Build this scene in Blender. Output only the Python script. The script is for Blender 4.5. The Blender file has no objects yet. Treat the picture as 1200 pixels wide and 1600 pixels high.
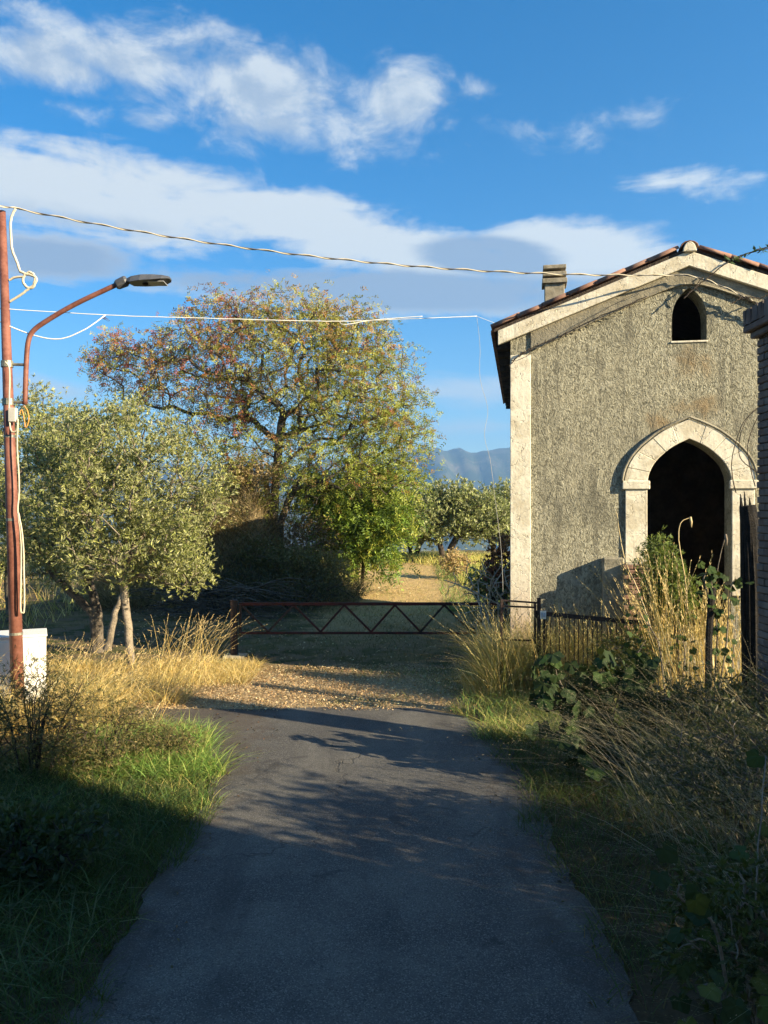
import bpy, bmesh, math, random
import numpy as np
from mathutils import Vector, Matrix
from mathutils.geometry import tessellate_polygon

rng = np.random.default_rng(7)
random.seed(7)
SC = bpy.context.scene
COL = SC.collection
R = math.radians

# ------------------------------------------------------------------ camera
CAM_H = 2.4
cam = bpy.data.cameras.new('camera')
cam.sensor_fit = 'VERTICAL'; cam.sensor_height = 36.0; cam.lens = 28.125
cam.clip_start = 0.1; cam.clip_end = 40000
camo = bpy.data.objects.new('camera', cam); COL.objects.link(camo)
camo.location = (0, 0, CAM_H); camo.rotation_euler = (R(90), 0, 0)
SC.camera = camo

def at(u, v, d):
    return ((u - 600) / 1250 * d, d, CAM_H - (v - 800) / 1250 * d)

# ------------------------------------------------------------------ node helper
class NT:
    def __init__(s, tree):
        s.t = tree; s.t.nodes.clear()
    def n(s, typ, props=None, **inp):
        nd = s.t.nodes.new(typ)
        for k, v in (props or {}).items(): setattr(nd, k, v)
        for k, v in inp.items():
            key = int(k[1:]) if (k[0] == 'i' and k[1:].isdigit()) else k.replace('_', ' ')
            s.set(nd.inputs[key], v)
        return nd
    def set(s, sock, v):
        if isinstance(v, bpy.types.NodeSocket): s.t.links.new(v, sock)
        elif isinstance(v, bpy.types.Node): s.t.links.new(v.outputs[0], sock)
        else:
            if isinstance(v, tuple) and len(v) == 3 and sock.type == 'RGBA': v = v + (1.0,)
            sock.default_value = v
    def m(s, op, a, b=None, c=None, clamp=False):
        nd = s.t.nodes.new('ShaderNodeMath'); nd.operation = op; nd.use_clamp = clamp
        s.set(nd.inputs[0], a)
        if b is not None: s.set(nd.inputs[1], b)
        if c is not None: s.set(nd.inputs[2], c)
        return nd.outputs[0]
    def ss(s, x, a, b, lo=0.0, hi=1.0):
        nd = s.t.nodes.new('ShaderNodeMapRange'); nd.interpolation_type = 'SMOOTHSTEP'
        s.set(nd.inputs['Value'], x); s.set(nd.inputs['From Min'], a); s.set(nd.inputs['From Max'], b)
        s.set(nd.inputs['To Min'], lo); s.set(nd.inputs['To Max'], hi)
        return nd.outputs[0]
    def mix(s, f, a, b, blend='MIX'):
        nd = s.t.nodes.new('ShaderNodeMix'); nd.data_type = 'RGBA'; nd.blend_type = blend
        s.set(nd.inputs[0], f); s.set(nd.inputs[6], a); s.set(nd.inputs[7], b)
        return nd.outputs[2]
    def noise(s, vec, scale, detail=4, rough=.55, dist=0.0, out=0):
        nd = s.n('ShaderNodeTexNoise', None, Scale=scale, Detail=detail, Roughness=rough, Distortion=dist)
        if vec is not None: s.set(nd.inputs['Vector'], vec)
        return nd.outputs[out]
    def voro(s, vec, scale, feature='F1', out=0, rnd=1.0):
        nd = s.n('ShaderNodeTexVoronoi', {'feature': feature}, Scale=scale, Randomness=rnd)
        if vec is not None: s.set(nd.inputs['Vector'], vec)
        return nd.outputs[out]

# ------------------------------------------------------------------ sun and sky
SUN_AZ = R(62)          # from -Y (behind the camera) towards +X (right)
SUN_EL = R(21.5)
sd = Vector((math.sin(SUN_AZ) * math.cos(SUN_EL), -math.cos(SUN_AZ) * math.cos(SUN_EL), math.sin(SUN_EL)))
sun = bpy.data.lights.new('sun', 'SUN'); sun.energy = 5.0; sun.angle = R(0.53); sun.color = (1.0, .82, .55)
suno = bpy.data.objects.new('sun', sun); COL.objects.link(suno)
suno.rotation_euler = sd.to_track_quat('Z', 'Y').to_euler(); suno.location = (20, -10, 12)

W = bpy.data.worlds.new('World'); SC.world = W; W.use_nodes = True
w = NT(W.node_tree)
tc = w.n('ShaderNodeTexCoord').outputs['Generated']
sky = w.n('ShaderNodeTexSky', {'sky_type': 'NISHITA', 'sun_disc': False, 'sun_elevation': SUN_EL,
        'sun_rotation': math.pi - SUN_AZ, 'altitude': 300.0, 'air_density': 1.0, 'dust_density': 0.35, 'ozone_density': 2.2})
skyc = w.n('ShaderNodeHueSaturation', None, Hue=.5, Saturation=1.46, Value=1.0, Color=sky.outputs[0]).outputs[0]
sep = w.n('ShaderNodeSeparateXYZ', None, Vector=tc)
X, Y, Z = sep.outputs[0], sep.outputs[1], sep.outputs[2]
az = w.m('ARCTAN2', X, Y)
el = w.m('ARCSINE', Z)
def ae(u, v):
    x, y, z = at(u, v, 1); z -= CAM_H
    return math.atan2(x, y), math.asin(z / math.sqrt(x * x + y * y + z * z))
def blob(u, v, ru, rv, tilt=0.0, k=1.0):
    a0, e0 = ae(u, v)
    da = w.m('SUBTRACT', az, a0); de = w.m('SUBTRACT', el, e0)
    if tilt: de = w.m('MULTIPLY_ADD', da, tilt, de)
    q = w.m('ADD', w.m('POWER', w.m('ABSOLUTE', w.m('DIVIDE', da, ru / 1250)), 2.0), w.m('POWER', w.m('ABSOLUTE', w.m('DIVIDE', de, rv / 1250)), 2.0))
    return w.m('MULTIPLY', w.m('SUBTRACT', 1.0, w.m('SQRT', q)), k)
def mx(*a):
    r = a[0]
    for b in a[1:]: r = w.m('MAXIMUM', r, b)
    return r
cvec = w.n('ShaderNodeCombineXYZ', None, X=az, Y=w.m('MULTIPLY', el, 1.5), Z=0.0).outputs[0]
cvec2 = w.n('ShaderNodeVectorMath', {'operation': 'ADD'}, i0=cvec, i1=(.012, .028, 0.0)).outputs[0]
svec = w.n('ShaderNodeCombineXYZ', None, X=az, Y=w.m('MULTIPLY', el, 4.5), Z=3.3).outputs[0]
cn = w.noise(cvec, 11, 12, .63, .35)
cn2 = w.noise(cvec2, 11, 12, .63, .35)
cs = w.noise(svec, 6.5, 8, .55, .5)
# upper cumulus bank
B1 = mx(blob(190, 95, 230, 52, -.02), blob(110, 110, 130, 40), blob(410, 140, 300, 78, .16), blob(620, 150, 120, 60, .1), blob(440, 195, 150, 50), blob(70, 95, 120, 50),
        blob(790, 200, 70, 32, .3, .6), blob(755, 140, 60, 22, 0, .55), blob(120, 172, 60, 20, 0, .5), blob(235, 188, 50, 20, 0, .5),
        blob(920, 208, 90, 26, 0, .22), blob(1000, 188, 34, 20, 0, .3), blob(150, 255, 34, 14, 0, .45), blob(15, 10, 60, 22, 0, .5))
d1 = w.m('ADD', w.m('MULTIPLY', B1, .62), w.m('MULTIPLY', w.m('SUBTRACT', cn, .5), 1.35))
d1b = w.m('ADD', w.m('MULTIPLY', B1, .62), w.m('MULTIPLY', w.m('SUBTRACT', cn2, .5), 1.35))
# middle streaky bank
B2 = mx(blob(170, 320, 330, 62, .1), blob(560, 375, 430, 60, .2), blob(900, 395, 210, 52, .1), blob(1080, 288, 120, 26, .1, .42),
        blob(60, 395, 150, 40), blob(600, 458, 400, 40, .02, 1.15), blob(500, 312, 80, 12, .1, .3))
smix = w.m('ADD', w.m('MULTIPLY', cs, .55), w.m('MULTIPLY', cn, .45))
d2 = w.m('ADD', w.m('MULTIPLY', B2, .62), w.m('MULTIPLY', w.m('SUBTRACT', smix, .5), 1.5))
# low bands
B3 = mx(blob(700, 612, 520, 34, 0, .7), blob(80, 605, 260, 24, 0, .5), blob(760, 665, 400, 24, 0, .45))
d3 = w.m('ADD', w.m('MULTIPLY', B3, .7), w.m('MULTIPLY', w.m('SUBTRACT', cs, .5), 1.3))
# scattered clouds all round, away from the view
away = w.ss(w.m('ABSOLUTE', az), .55, .9)
gen = w.noise(w.n('ShaderNodeVectorMath', {'operation': 'MULTIPLY'}, i0=tc, i1=(1.0, 1.0, 2.6)).outputs[0], 3.2, 8, .57, .3)
d4 = w.m('MULTIPLY', w.m('MULTIPLY', w.m('SUBTRACT', gen, .53), 2.2), away)
a1 = w.ss(d1, .0, .55, 0, .93); a2 = w.ss(d2, .0, .32); a3 = w.ss(d3, .02, .6, 0, .75); a4 = w.ss(d4, .0, .35)
alpha = w.m('MULTIPLY', mx(a1, a2, a3, a4), .94)
rel = w.ss(w.m('SUBTRACT', d1, d1b), -.16, .20)
thick = w.ss(d1, .25, .95)
sh1 = w.m('SUBTRACT', w.m('MULTIPLY_ADD', rel, .55, .50), w.m('MULTIPLY', thick, .18))
# grey under-band of the middle bank
G2 = mx(blob(760, 402, 130, 36, .1, 1.9), blob(600, 455, 460, 40, .03, 1.6), blob(70, 400, 190, 45, 0, 1.0), blob(150, 345, 200, 25, 0, .5))
sh2 = w.ss(w.m('ADD', G2, w.m('MULTIPLY', w.m('SUBTRACT', smix, .5), 1.6)), .0, .75, 1.0, .22)
sel = w.ss(w.m('SUBTRACT', d1, d2), -.1, .1)
shade = w.m('ADD', w.m('MULTIPLY', sh1, sel), w.m('MULTIPLY', sh2, w.m('SUBTRACT', 1.0, sel)), clamp=True)
SKYK = 0.057
cloudc = w.mix(shade, (.066 / SKYK, .104 / SKYK, .160 / SKYK), (.235 / SKYK, .25 / SKYK, .252 / SKYK))
final = w.mix(alpha, skyc, cloudc)
bg = w.n('ShaderNodeBackground', None, Color=final, Strength=SKYK)
out = w.n('ShaderNodeOutputWorld', None, Surface=bg.outputs[0])
W.cycles.sampling_method = 'MANUAL'; W.cycles.sample_map_resolution = 512

SC.view_settings.view_transform = 'Standard'; SC.view_settings.look = 'None'
SC.view_settings.exposure = 1.85; SC.view_settings.gamma = 1.0; SC.view_settings.use_curve_mapping = False
SC.render.engine = 'CYCLES'
SC.cycles.max_bounces = 6; SC.cycles.diffuse_bounces = 3; SC.cycles.transparent_max_bounces = 8
SC.cycles.volume_bounces = 0

# ------------------------------------------------------------------ object helpers
def tag(o, label=None, cat=None, group=None, kind=None):
    if label: o['label'] = label
    if cat: o['category'] = cat
    if group: o['group'] = group
    if kind: o['kind'] = kind
    return o
def empty(name, loc, rz=0.0, label=None, cat=None, group=None):
    o = bpy.data.objects.new(name, None); COL.objects.link(o); o.empty_display_size = .1
    o.location = loc; o.rotation_euler = (0, 0, rz)
    return tag(o, label, cat, group)
def linkmesh(name, me, parent=None, **k):
    o = bpy.data.objects.new(name, me); COL.objects.link(o)
    if parent is not None: o.parent = parent
    return tag(o, **k)
def npmesh(name, V, F, m, parent=None, col=None, smooth=False, **k):
    """V (n,3); F (m,k) faces of equal size or list of such arrays"""
    if not isinstance(F, list): F = [F]
    F = [f for f in F if len(f)]
    me = bpy.data.meshes.new(name)
    V = np.ascontiguousarray(V, dtype=np.float32)
    me.vertices.add(len(V)); me.vertices.foreach_set('co', V.ravel())
    loops = np.concatenate([f.ravel() for f in F]).astype(np.int32)
    tot = np.concatenate([np.full(len(f), f.shape[1], np.int32) for f in F])
    start = np.concatenate([[0], np.cumsum(tot)[:-1]]).astype(np.int32)
    me.loops.add(len(loops)); me.loops.foreach_set('vertex_index', loops)
    me.polygons.add(len(tot)); me.polygons.foreach_set('loop_start', start); me.polygons.foreach_set('loop_total', tot)
    if smooth: me.polygons.foreach_set('use_smooth', np.ones(len(tot), bool))
    if col is not None:
        a = me.color_attributes.new('tint', 'FLOAT_COLOR', 'POINT')
        c = np.ones((len(V), 4), np.float32); c[:, :3] = col
        a.data.foreach_set('color', c.ravel())
    me.materials.append(m); me.update(calc_edges=True)
    return linkmesh(name, me, parent, **k)

class MB:
    def __init__(s): s.v = []; s.f = []
    def add(s, vs, fs):
        b = len(s.v); s.v += [tuple(p) for p in vs]; s.f += [tuple(b + i for i in f) for f in fs]
    def box(s, x0, x1, y0, y1, z0, z1):
        vs = [(x, y, z) for z in (z0, z1) for y in (y0, y1) for x in (x0, x1)]
        s.add(vs, [(0, 2, 3, 1), (4, 5, 7, 6), (0, 1, 5, 4), (1, 3, 7, 5), (3, 2, 6, 7), (2, 0, 4, 6)])
    def tube(s, pts, r, n=6, cap=True):
        P = [Vector(p) for p in pts]; k = len(P)
        rr = r if hasattr(r, '__len__') else [r] * k
        up = None; rings = []
        for i in range(k):
            t = (P[min(i + 1, k - 1)] - P[max(i - 1, 0)])
            if t.length < 1e-9: t = Vector((0, 0, 1))
            t.normalize()
            if up is None:
                up = Vector((0, 0, 1)) if abs(t.z) < .9 else Vector((0, 1, 0))
            a = t.cross(up)
            if a.length < 1e-6: a = t.orthogonal()
            a.normalize(); b = a.cross(t).normalized(); up = b
            rings.append([P[i] + (a * math.cos(2 * math.pi * j / n) + b * math.sin(2 * math.pi * j / n)) * rr[i] for j in range(n)])
        vs = [p for r_ in rings for p in r_]; fs = []
        for i in range(k - 1):
            for j in range(n):
                fs.append((i * n + j, i * n + (j + 1) % n, (i + 1) * n + (j + 1) % n, (i + 1) * n + j))
        if cap: fs += [tuple(reversed(range(n))), tuple((k - 1) * n + j for j in range(n))]
        s.add(vs, fs)
    def bar(s, a, b, w_, h_=None):
        """square bar from a to b"""
        h_ = h_ or w_
        a = Vector(a); b = Vector(b); t = (b - a).normalized()
        up = Vector((0, 1, 0)) if abs(t.y) < .9 else Vector((0, 0, 1))
        s1 = t.cross(up).normalized() * w_ / 2; s2 = up * h_ / 2
        vs = [p + q for p in (a, b) for q in (s1 + s2, -s1 + s2, -s1 - s2, s1 - s2)]
        s.add(vs, [(0, 1, 2, 3), (7, 6, 5, 4), (0, 4, 5, 1), (1, 5, 6, 2), (2, 6, 7, 3), (3, 7, 4, 0)])
    def prism(s, outer, holes, y0, y1):
        """polygon in x,z with holes, from y0 (front) to y1"""
        loops = [outer] + holes
        tri = tessellate_polygon([[Vector((p[0], p[1], 0)) for p in L] for L in loops])
        flat = [p for L in loops for p in L]; n = len(flat)
        vs = [(p[0], y0, p[1]) for p in flat] + [(p[0], y1, p[1]) for p in flat]
        fs = []
        for t in tri:
            fs.append(tuple(t)); fs.append(tuple(n + i for i in reversed(t)))
        b = 0
        for L in loops:
            k = len(L)
            for i in range(k):
                j = (i + 1) % k
                fs.append((b + i, b + j, n + b + j, n + b + i))
            b += k
        s.add(vs, fs)
    def build(s, name, m, parent=None, bevel=0, smooth=False, loc=None, **k):
        me = bpy.data.meshes.new(name); me.from_pydata(s.v, [], s.f)
        bm = bmesh.new(); bm.from_mesh(me)
        bmesh.ops.recalc_face_normals(bm, faces=bm.faces)
        if bevel:
            es = [e for e in bm.edges if len(e.link_faces) == 2 and e.calc_face_angle(0) > .6]
            bmesh.ops.bevel(bm, geom=es, offset=bevel, segments=1, affect='EDGES', clamp_overlap=True)
        if smooth:
            for f in bm.faces: f.smooth = True
        bm.to_mesh(me); bm.free()
        me.materials.append(m)
        o = linkmesh(name, me, parent, **k)
        if loc: o.location = loc
        return o

# ------------------------------------------------------------------ materials
def newmat(name):
    m = bpy.data.materials.new(name); m.use_nodes = True
    return m, NT(m.node_tree)
def finish(t, color, rough=.9, bump=None, bstr=.5, bdist=.02, metal=0.0, spec=.3, surf=None):
    if surf is None:
        p = t.n('ShaderNodeBsdfPrincipled', None, Base_Color=color, Roughness=rough, Metallic=metal)
        p.inputs['Specular IOR Level'].default_value = spec
        if bump is not None:
            b = t.n('ShaderNodeBump', None, Strength=bstr, Distance=bdist, Height=bump)
            t.set(p.inputs['Normal'], b.outputs[0])
        surf = p.outputs[0]
    t.n('ShaderNodeOutputMaterial', None, Surface=surf)
def objc(t): return t.n('ShaderNodeTexCoord').outputs['Object']
def geo(t): return t.n('ShaderNodeNewGeometry').outputs['Position']

def leaf_mat(name, trans=.3, back=None, rough=.55, gloss=.3):
    m, t = newmat(name)
    c = t.n('ShaderNodeAttribute', {'attribute_name': 'tint'}).outputs['Color']
    if back:
        bf = t.n('ShaderNodeNewGeometry').outputs['Backfacing']
        c = t.mix(t.m('MULTIPLY', bf, .75), c, back)
    p = t.n('ShaderNodeBsdfPrincipled', None, Base_Color=c, Roughness=rough)
    p.inputs['Specular IOR Level'].default_value = gloss
    tr = t.n('ShaderNodeBsdfTranslucent', None, Color=t.mix(.35, c, (.30, .36, .03)))
    mx_ = t.n('ShaderNodeMixShader', None, Fac=trans, i1=p.outputs[0], i2=tr.outputs[0])
    finish(t, None, surf=mx_.outputs[0])
    return m
def flat(name, c1, c2, scale=8, rough=.85, bstr=.3, bdist=.01, detail=5, metal=0.0, spec=.3, dist=.3):
    m, t = newmat(name)
    o = objc(t)
    n1 = t.noise(o, scale, detail, .6, dist)
    n2 = t.noise(o, scale * 7, 4, .6)
    f = t.ss(t.m('ADD', t.m('MULTIPLY', n1, .7), t.m('MULTIPLY', n2, .3)), .36, .64)
    finish(t, t.mix(f, c1, c2), rough, t.m('ADD', n1, n2), bstr, bdist, metal, spec)
    return m

M = {}
M['leaf_olive'] = leaf_mat('olive_leaves', .22, (.31, .32, .18), .5, .4)
M['leaf'] = leaf_mat('broad_leaves', .35, None, .5, .35)
M['blade'] = leaf_mat('grass_blades', .3, None, .6, .25)
M['straw'] = leaf_mat('dry_straw', .22, None, .7, .2)
M['vine'] = leaf_mat('vine_leaves', .12, (.03, .05, .02), .6, .10)
M['bark'] = flat('bark', (.05, .042, .034), (.20, .17, .13), 9, .95, .9, .03)
M['bark_light'] = flat('bark_light', (.13, .11, .085), (.34, .29, .22), 7, .95, .8, .02)
M['bark_dark'] = flat('bark_dark', (.03, .025, .02), (.09, .07, .055), 9, .95, .9, .03)
M['twig'] = flat('twigs', (.10, .085, .065), (.26, .22, .17), 6, .9)
M['char'] = flat('charred_wood', (.008, .008, .008), (.03, .026, .022), 14, .9, 1.0, .02)
M['rust'] = flat('rusty_pole', (.13, .045, .03), (.24, .10, .07), 5, .6, .3, .004, 6, 0, .4)
M['iron'] = flat('dark_iron', (.016, .013, .013), (.06, .035, .028), 22, .6, .4, .003, 5, .2, .4)
M['red'] = flat('worn_red_paint', (.018, .010, .009), (.085, .014, .012), 6, .55, .3, .003)
M['lampgrey'] = flat('lamp_grey', (.06, .065, .075), (.10, .105, .115), 4, .45, .1, .002)
M['lens'] = flat('lamp_lens', (.25, .26, .27), (.3, .3, .31), 4, .2, 0, .002)
M['galv'] = flat('galvanised', (.16, .16, .14), (.34, .33, .25), 10, .5, .2, .003, 4, .5)
M['whitebox'] = flat('white_enclosure', (.74, .74, .70), (.80, .80, .76), 1.2, .45, .05, .002)
M['plastic'] = flat('grey_plastic', (.42, .41, .37), (.5, .49, .44), 4, .5, 0, .002)
M['cream'] = flat('cream_cable', (.50, .45, .33), (.62, .56, .42), 6, .5, 0, .002)
M['white_cable'] = flat('white_cable', (.66, .66, .62), (.78, .78, .72), 3, .5, 0, .002)
M['grey_line'] = flat('grey_line', (.30, .30, .28), (.42, .42, .38), 4, .6, 0, .002)
M['steel_cable'] = flat('steel_cable', (.10, .10, .10), (.18, .17, .16), 6, .5, 0, .002)
M['orange_cable'] = flat('orange_cable', (.5, .24, .05), (.6, .3, .07), 6, .5, 0, .002)
M['tagblue'] = flat('tag_blue', (.25, .36, .52), (.5, .58, .66), 30, .5, 0, .002)
M['soil'] = flat('soil', (.05, .035, .022), (.13, .09, .055), 5, 1, .6, .03)
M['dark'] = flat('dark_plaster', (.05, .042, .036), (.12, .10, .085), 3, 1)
M['stone'] = flat('weathered_stone', (.17, .16, .12), (.36, .33, .25), 5, .95, .6, .02)
M['cement'] = flat('chimney_cement', (.20, .18, .13), (.36, .32, .24), 12, .95, .5, .01)

def terracotta(name, a, b):
    m, t = newmat(name)
    o = objc(t); info = t.n('ShaderNodeObjectInfo').outputs['Random']
    n1 = t.noise(geo(t), 6, 6, .6, .3); n2 = t.noise(geo(t), 45, 4, .6)
    c = t.mix(t.ss(n1, .35, .65), a, b)
    c = t.mix(t.ss(n2, .55, .75, 0, .5), c, (.22, .19, .12))
    c = t.mix(t.m('MULTIPLY', info, .45), c, (.10, .055, .04))
    finish(t, c, .9, n2, .4, .006)
    return m
M['tile'] = terracotta('roof_tile', (.24, .125, .09), (.34, .21, .155))
M['brick'] = terracotta('brick', (.22, .12, .085), (.34, .22, .16))
M['brick_dark'] = terracotta('pillar_brick', (.10, .09, .085), (.17, .15, .135))

# roughcast facade plaster
m, t = newmat('roughcast_plaster'); M['rough'] = m
o = objc(t)
ov = t.n('ShaderNodeVectorMath', {'operation': 'MULTIPLY'}, i0=o, i1=(1.0, 1.0, .62)).outputs[0]
w1 = t.noise(ov, 19, 5, .62, 2.2); w2 = t.noise(ov, 40, 4, .6, 1.2); big = t.noise(o, .8, 5, .6, .5); mid = t.noise(o, 3.2, 5, .6, .6)
worm = t.m('ADD', t.m('MULTIPLY', w1, .68), t.m('MULTIPLY', w2, .32))
c = t.mix(t.ss(worm, .38, .61), (.165, .16, .115), (.53, .51, .385))
c = t.mix(t.ss(big, .45, .75, 0, .45), c, (.24, .23, .18))
c = t.mix(t.ss(mid, .52, .72, 0, .45), c, (.46, .43, .31))
sp = t.n('ShaderNodeSeparateXYZ', None, Vector=o)
def spot(t, sp, x, z, rx, rz):
    a = t.m('DIVIDE', t.m('SUBTRACT', sp.outputs[0], x), rx); b = t.m('DIVIDE', t.m('SUBTRACT', sp.outputs[2], z), rz)
    return t.m('SUBTRACT', 1.0, t.m('SQRT', t.m('ADD', t.m('MULTIPLY', a, a), t.m('MULTIPLY', b, b))))
rustm = t.m('MAXIMUM', spot(t, sp, 2.35, 4.36, .45, .35), t.m('MAXIMUM', spot(t, sp, 2.40, 3.78, .5, .28), spot(t, sp, 2.0, 3.6, .35, .25)))
c = t.mix(t.ss(t.m('ADD', rustm, t.m('MULTIPLY', t.m('SUBTRACT', t.m('ADD', t.m('MULTIPLY', mid, .6), t.m('MULTIPLY', w1, .4)), .5), 4.0)), .2, 1.3, 0, .65), c, (.27, .17, .07))
st = t.noise(t.n('ShaderNodeVectorMath', {'operation': 'MULTIPLY'}, i0=o, i1=(5.0, 5.0, .45)).outputs[0], 1.5, 5, .6, .4)
c = t.mix(t.ss(st, .46, .70, 0, .65), c, (.15, .145, .115))
pt = t.noise(o, 1.7, 6, .65, 1.2)
c = t.mix(t.ss(pt, .57, .63, 0, .45), c, (.50, .48, .38))
c = t.mix(t.ss(t.noise(o, 1.1, 6, .65, 1.0), .53, .60, 0, .35), c, (.12, .12, .095))
lowdark = t.ss(t.m('ADD', sp.outputs[2], t.m('MULTIPLY', mid, 1.2)), 1.0, 2.3, .65, 0)  # plaster darker and greyer towards the foot of the wall
c = t.mix(lowdark, c, (.17, .17, .14))
finish(t, c, .97, t.m('ADD', worm, t.m('MULTIPLY', w2, .25)), 1.0, .055, 0, .1)

m, t = newmat('pale_plaster'); M['pale'] = m
o = objc(t)
n1 = t.noise(o, 3.5, 6, .62, .6); n2 = t.noise(o, 22, 5, .6); v1 = t.voro(o, 7, 'F1'); hr = t.voro(t.n('ShaderNodeVectorMath', {'operation': 'ADD'}, i0=o, i1=t.n('ShaderNodeVectorMath', {'operation': 'SCALE'}, i0=t.noise(o, 4, 4, .6, 0, 1), Scale=.35).outputs[0]).outputs[0], 3.1, 'DISTANCE_TO_EDGE')
c = t.mix(t.ss(n1, .38, .68), (.80, .76, .62), (.60, .54, .40))
c = t.mix(t.ss(n2, .56, .74, 0, .55), c, (.26, .23, .17))
c = t.mix(t.ss(hr, .0, .014, .55, 0), c, (.14, .11, .08))
c = t.mix(t.ss(v1, .04, .16, .35, 0), c, (.30, .28, .22))
spz = t.n('ShaderNodeSeparateXYZ', None, Vector=o).outputs[2]
st = t.noise(t.n('ShaderNodeVectorMath', {'operation': 'MULTIPLY'}, i0=o, i1=(9.0, 9.0, .7)).outputs[0], 1.6, 5, .6, .3)
c = t.mix(t.ss(st, .52, .72, 0, .5), c, (.30, .27, .20))
c = t.mix(t.ss(t.m('ADD', spz, n1), 1.2, 2.2, .6, 0), c, (.38, .24, .16))
chip = t.noise(o, 9, 6, .7, .6)
c = t.mix(t.ss(chip, .635, .665, 0, .75), c, (.26, .21, .15))
finish(t, c, .92, t.m('ADD', n2, t.m('MULTIPLY', t.ss(hr, 0, .02), .6)), .5, .012, 0, .15)

m, t = newmat('smooth_grey_plaster'); M['smooth'] = m
o = objc(t)
n1 = t.noise(o, 4, 6, .62, .6); n2 = t.noise(o, 30, 5, .6, .8)
c = t.mix(t.ss(n1, .35, .66), (.33, .30, .22), (.22, .205, .155))
c = t.mix(t.ss(n2, .5, .72, 0, .4), c, (.13, .12, .09))
finish(t, c, .95, t.m('ADD', n1, n2), .7, .02, 0, .1)

# asphalt
m, t = newmat('asphalt'); M['asphalt'] = m
g = geo(t); sp = t.n('ShaderNodeSeparateXYZ', None, Vector=g)
g2 = t.n('ShaderNodeCombineXYZ', None, X=sp.outputs[0], Y=sp.outputs[1], Z=0.0).outputs[0]
n0 = t.noise(g2, .9, 5, .6, .5); n1 = t.noise(g2, 5, 5, .6, .3); v1 = t.voro(g2, 150, 'F1'); vc = t.voro(g2, 150, 'F1', 1); n3 = t.noise(g2, 160, 3, .7)
c = t.mix(t.ss(n0, .36, .64), (.070, .069, .065), (.122, .118, .104))
c = t.mix(t.ss(n1, .45, .7, 0, .35), c, (.055, .053, .051))
vcs = t.n('ShaderNodeSeparateColor', None, Color=vc)
c = t.mix(t.ss(vcs.outputs[0], .62, 1.0, 0, .75), c, (.22, .21, .19))
c = t.mix(t.ss(vcs.outputs[1], .75, 1.0, 0, .6), c, (.022, .022, .024))
# dusty, leafy edges
ex = t.m('MAXIMUM', t.m('SUBTRACT', sp.outputs[0], .85), t.m('SUBTRACT', t.m('MULTIPLY', sp.outputs[0], -1.0), 1.15))
ed = t.ss(t.m('ADD', ex, t.m('MULTIPLY', t.m('SUBTRACT', n1, .5), 1.3)), .0, .42, 0, .6)
c = t.mix(ed, c, (.075, .058, .045))
wear = t.noise(t.n('ShaderNodeVectorMath', {'operation': 'MULTIPLY'}, i0=g2, i1=(1.6, .22, 1.0)).outputs[0], 1.5, 5, .6, .4)
c = t.mix(t.ss(wear, .50, .68, 0, .45), c, (.045, .044, .044))
c = t.mix(t.ss(t.noise(g2, 1.3, 6, .7, .8), .60, .66, 0, .5), c, (.026, .026, .028))
wv = t.n('ShaderNodeVectorMath', {'operation': 'ADD'}, i0=g2, i1=t.n('ShaderNodeVectorMath', {'operation': 'SCALE'}, i0=t.noise(g2, 2.2, 5, .6, 0, 1), Scale=.9).outputs[0]).outputs[0]
cr = t.voro(wv, .28, 'DISTANCE_TO_EDGE'); cr2 = t.voro(wv, 1.1, 'DISTANCE_TO_EDGE')
crm = t.m('MAXIMUM', t.m('MULTIPLY', t.ss(cr, .001, .005, 1, 0), t.ss(n0, .40, .55)), t.m('MULTIPLY', t.ss(cr2, .001, .007, 1, 0), t.ss(n0, .62, .70)))
c = t.mix(t.m('MULTIPLY', crm, .4), c, (.012, .011, .010))
h = t.m('SUBTRACT', t.m('ADD', t.m('MULTIPLY', v1, -.6), t.m('MULTIPLY', n3, .4)), t.m('MULTIPLY', crm, 1.5))
finish(t, c, .85, h, .6, .010, 0, .3)

# ground
m, t = newmat('ground'); M['ground'] = m
g = geo(t); sp = t.n('ShaderNodeSeparateXYZ', None, Vector=g); gx, gy = sp.outputs[0], sp.outputs[1]
g2 = t.n('ShaderNodeCombineXYZ', None, X=gx, Y=gy, Z=0.0).outputs[0]
n0 = t.noise(g2, .35, 5, .6, .5); n1 = t.noise(g2, 2.5, 6, .6, .5); n2 = t.noise(g2, 24, 5, .65); nf = t.noise(g2, .01, 6, .6)
dirt = t.mix(n2, (.10, .075, .048), (.26, .19, .115))
green = t.mix(n2, (.035, .045, .015), (.095, .105, .040))
dry = t.mix(n2, (.17, .13, .05), (.33, .26, .11))
c = t.mix(t.ss(n1, .44, .60), dirt, green)
c = t.mix(t.ss(n0, .5, .64, 0, .6), c, dry)
far = t.ss(gy, 38, 80)
cf = t.mix(t.ss(nf, .4, .6), (.12, .13, .05), (.27, .24, .12))
c = t.mix(far, c, cf)
pathm = t.m('MULTIPLY', t.ss(gy, 11.5, 20), t.ss(gy, 29, 34, 1, 0))
pc = t.m('ABSOLUTE', t.m('SUBTRACT', gx, t.m('MULTIPLY_ADD', t.m('SUBTRACT', gy, 20), .03, .35)))
pathm = t.m('MULTIPLY', pathm, t.ss(t.m('ADD', pc, t.m('MULTIPLY', t.m('SUBTRACT', n1, .5), 2.0)), 1.3, 2.3, 1, 0))
c = t.mix(t.m('MULTIPLY', pathm, .92), c, t.mix(n2, (.36, .25, .11), (.62, .46, .22)))
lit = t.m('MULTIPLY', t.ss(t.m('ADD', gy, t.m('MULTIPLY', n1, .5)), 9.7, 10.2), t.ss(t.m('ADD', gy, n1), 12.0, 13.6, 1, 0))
lit = t.m('MULTIPLY', lit, t.ss(gx, .4, 1.5, 1, .25))
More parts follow.
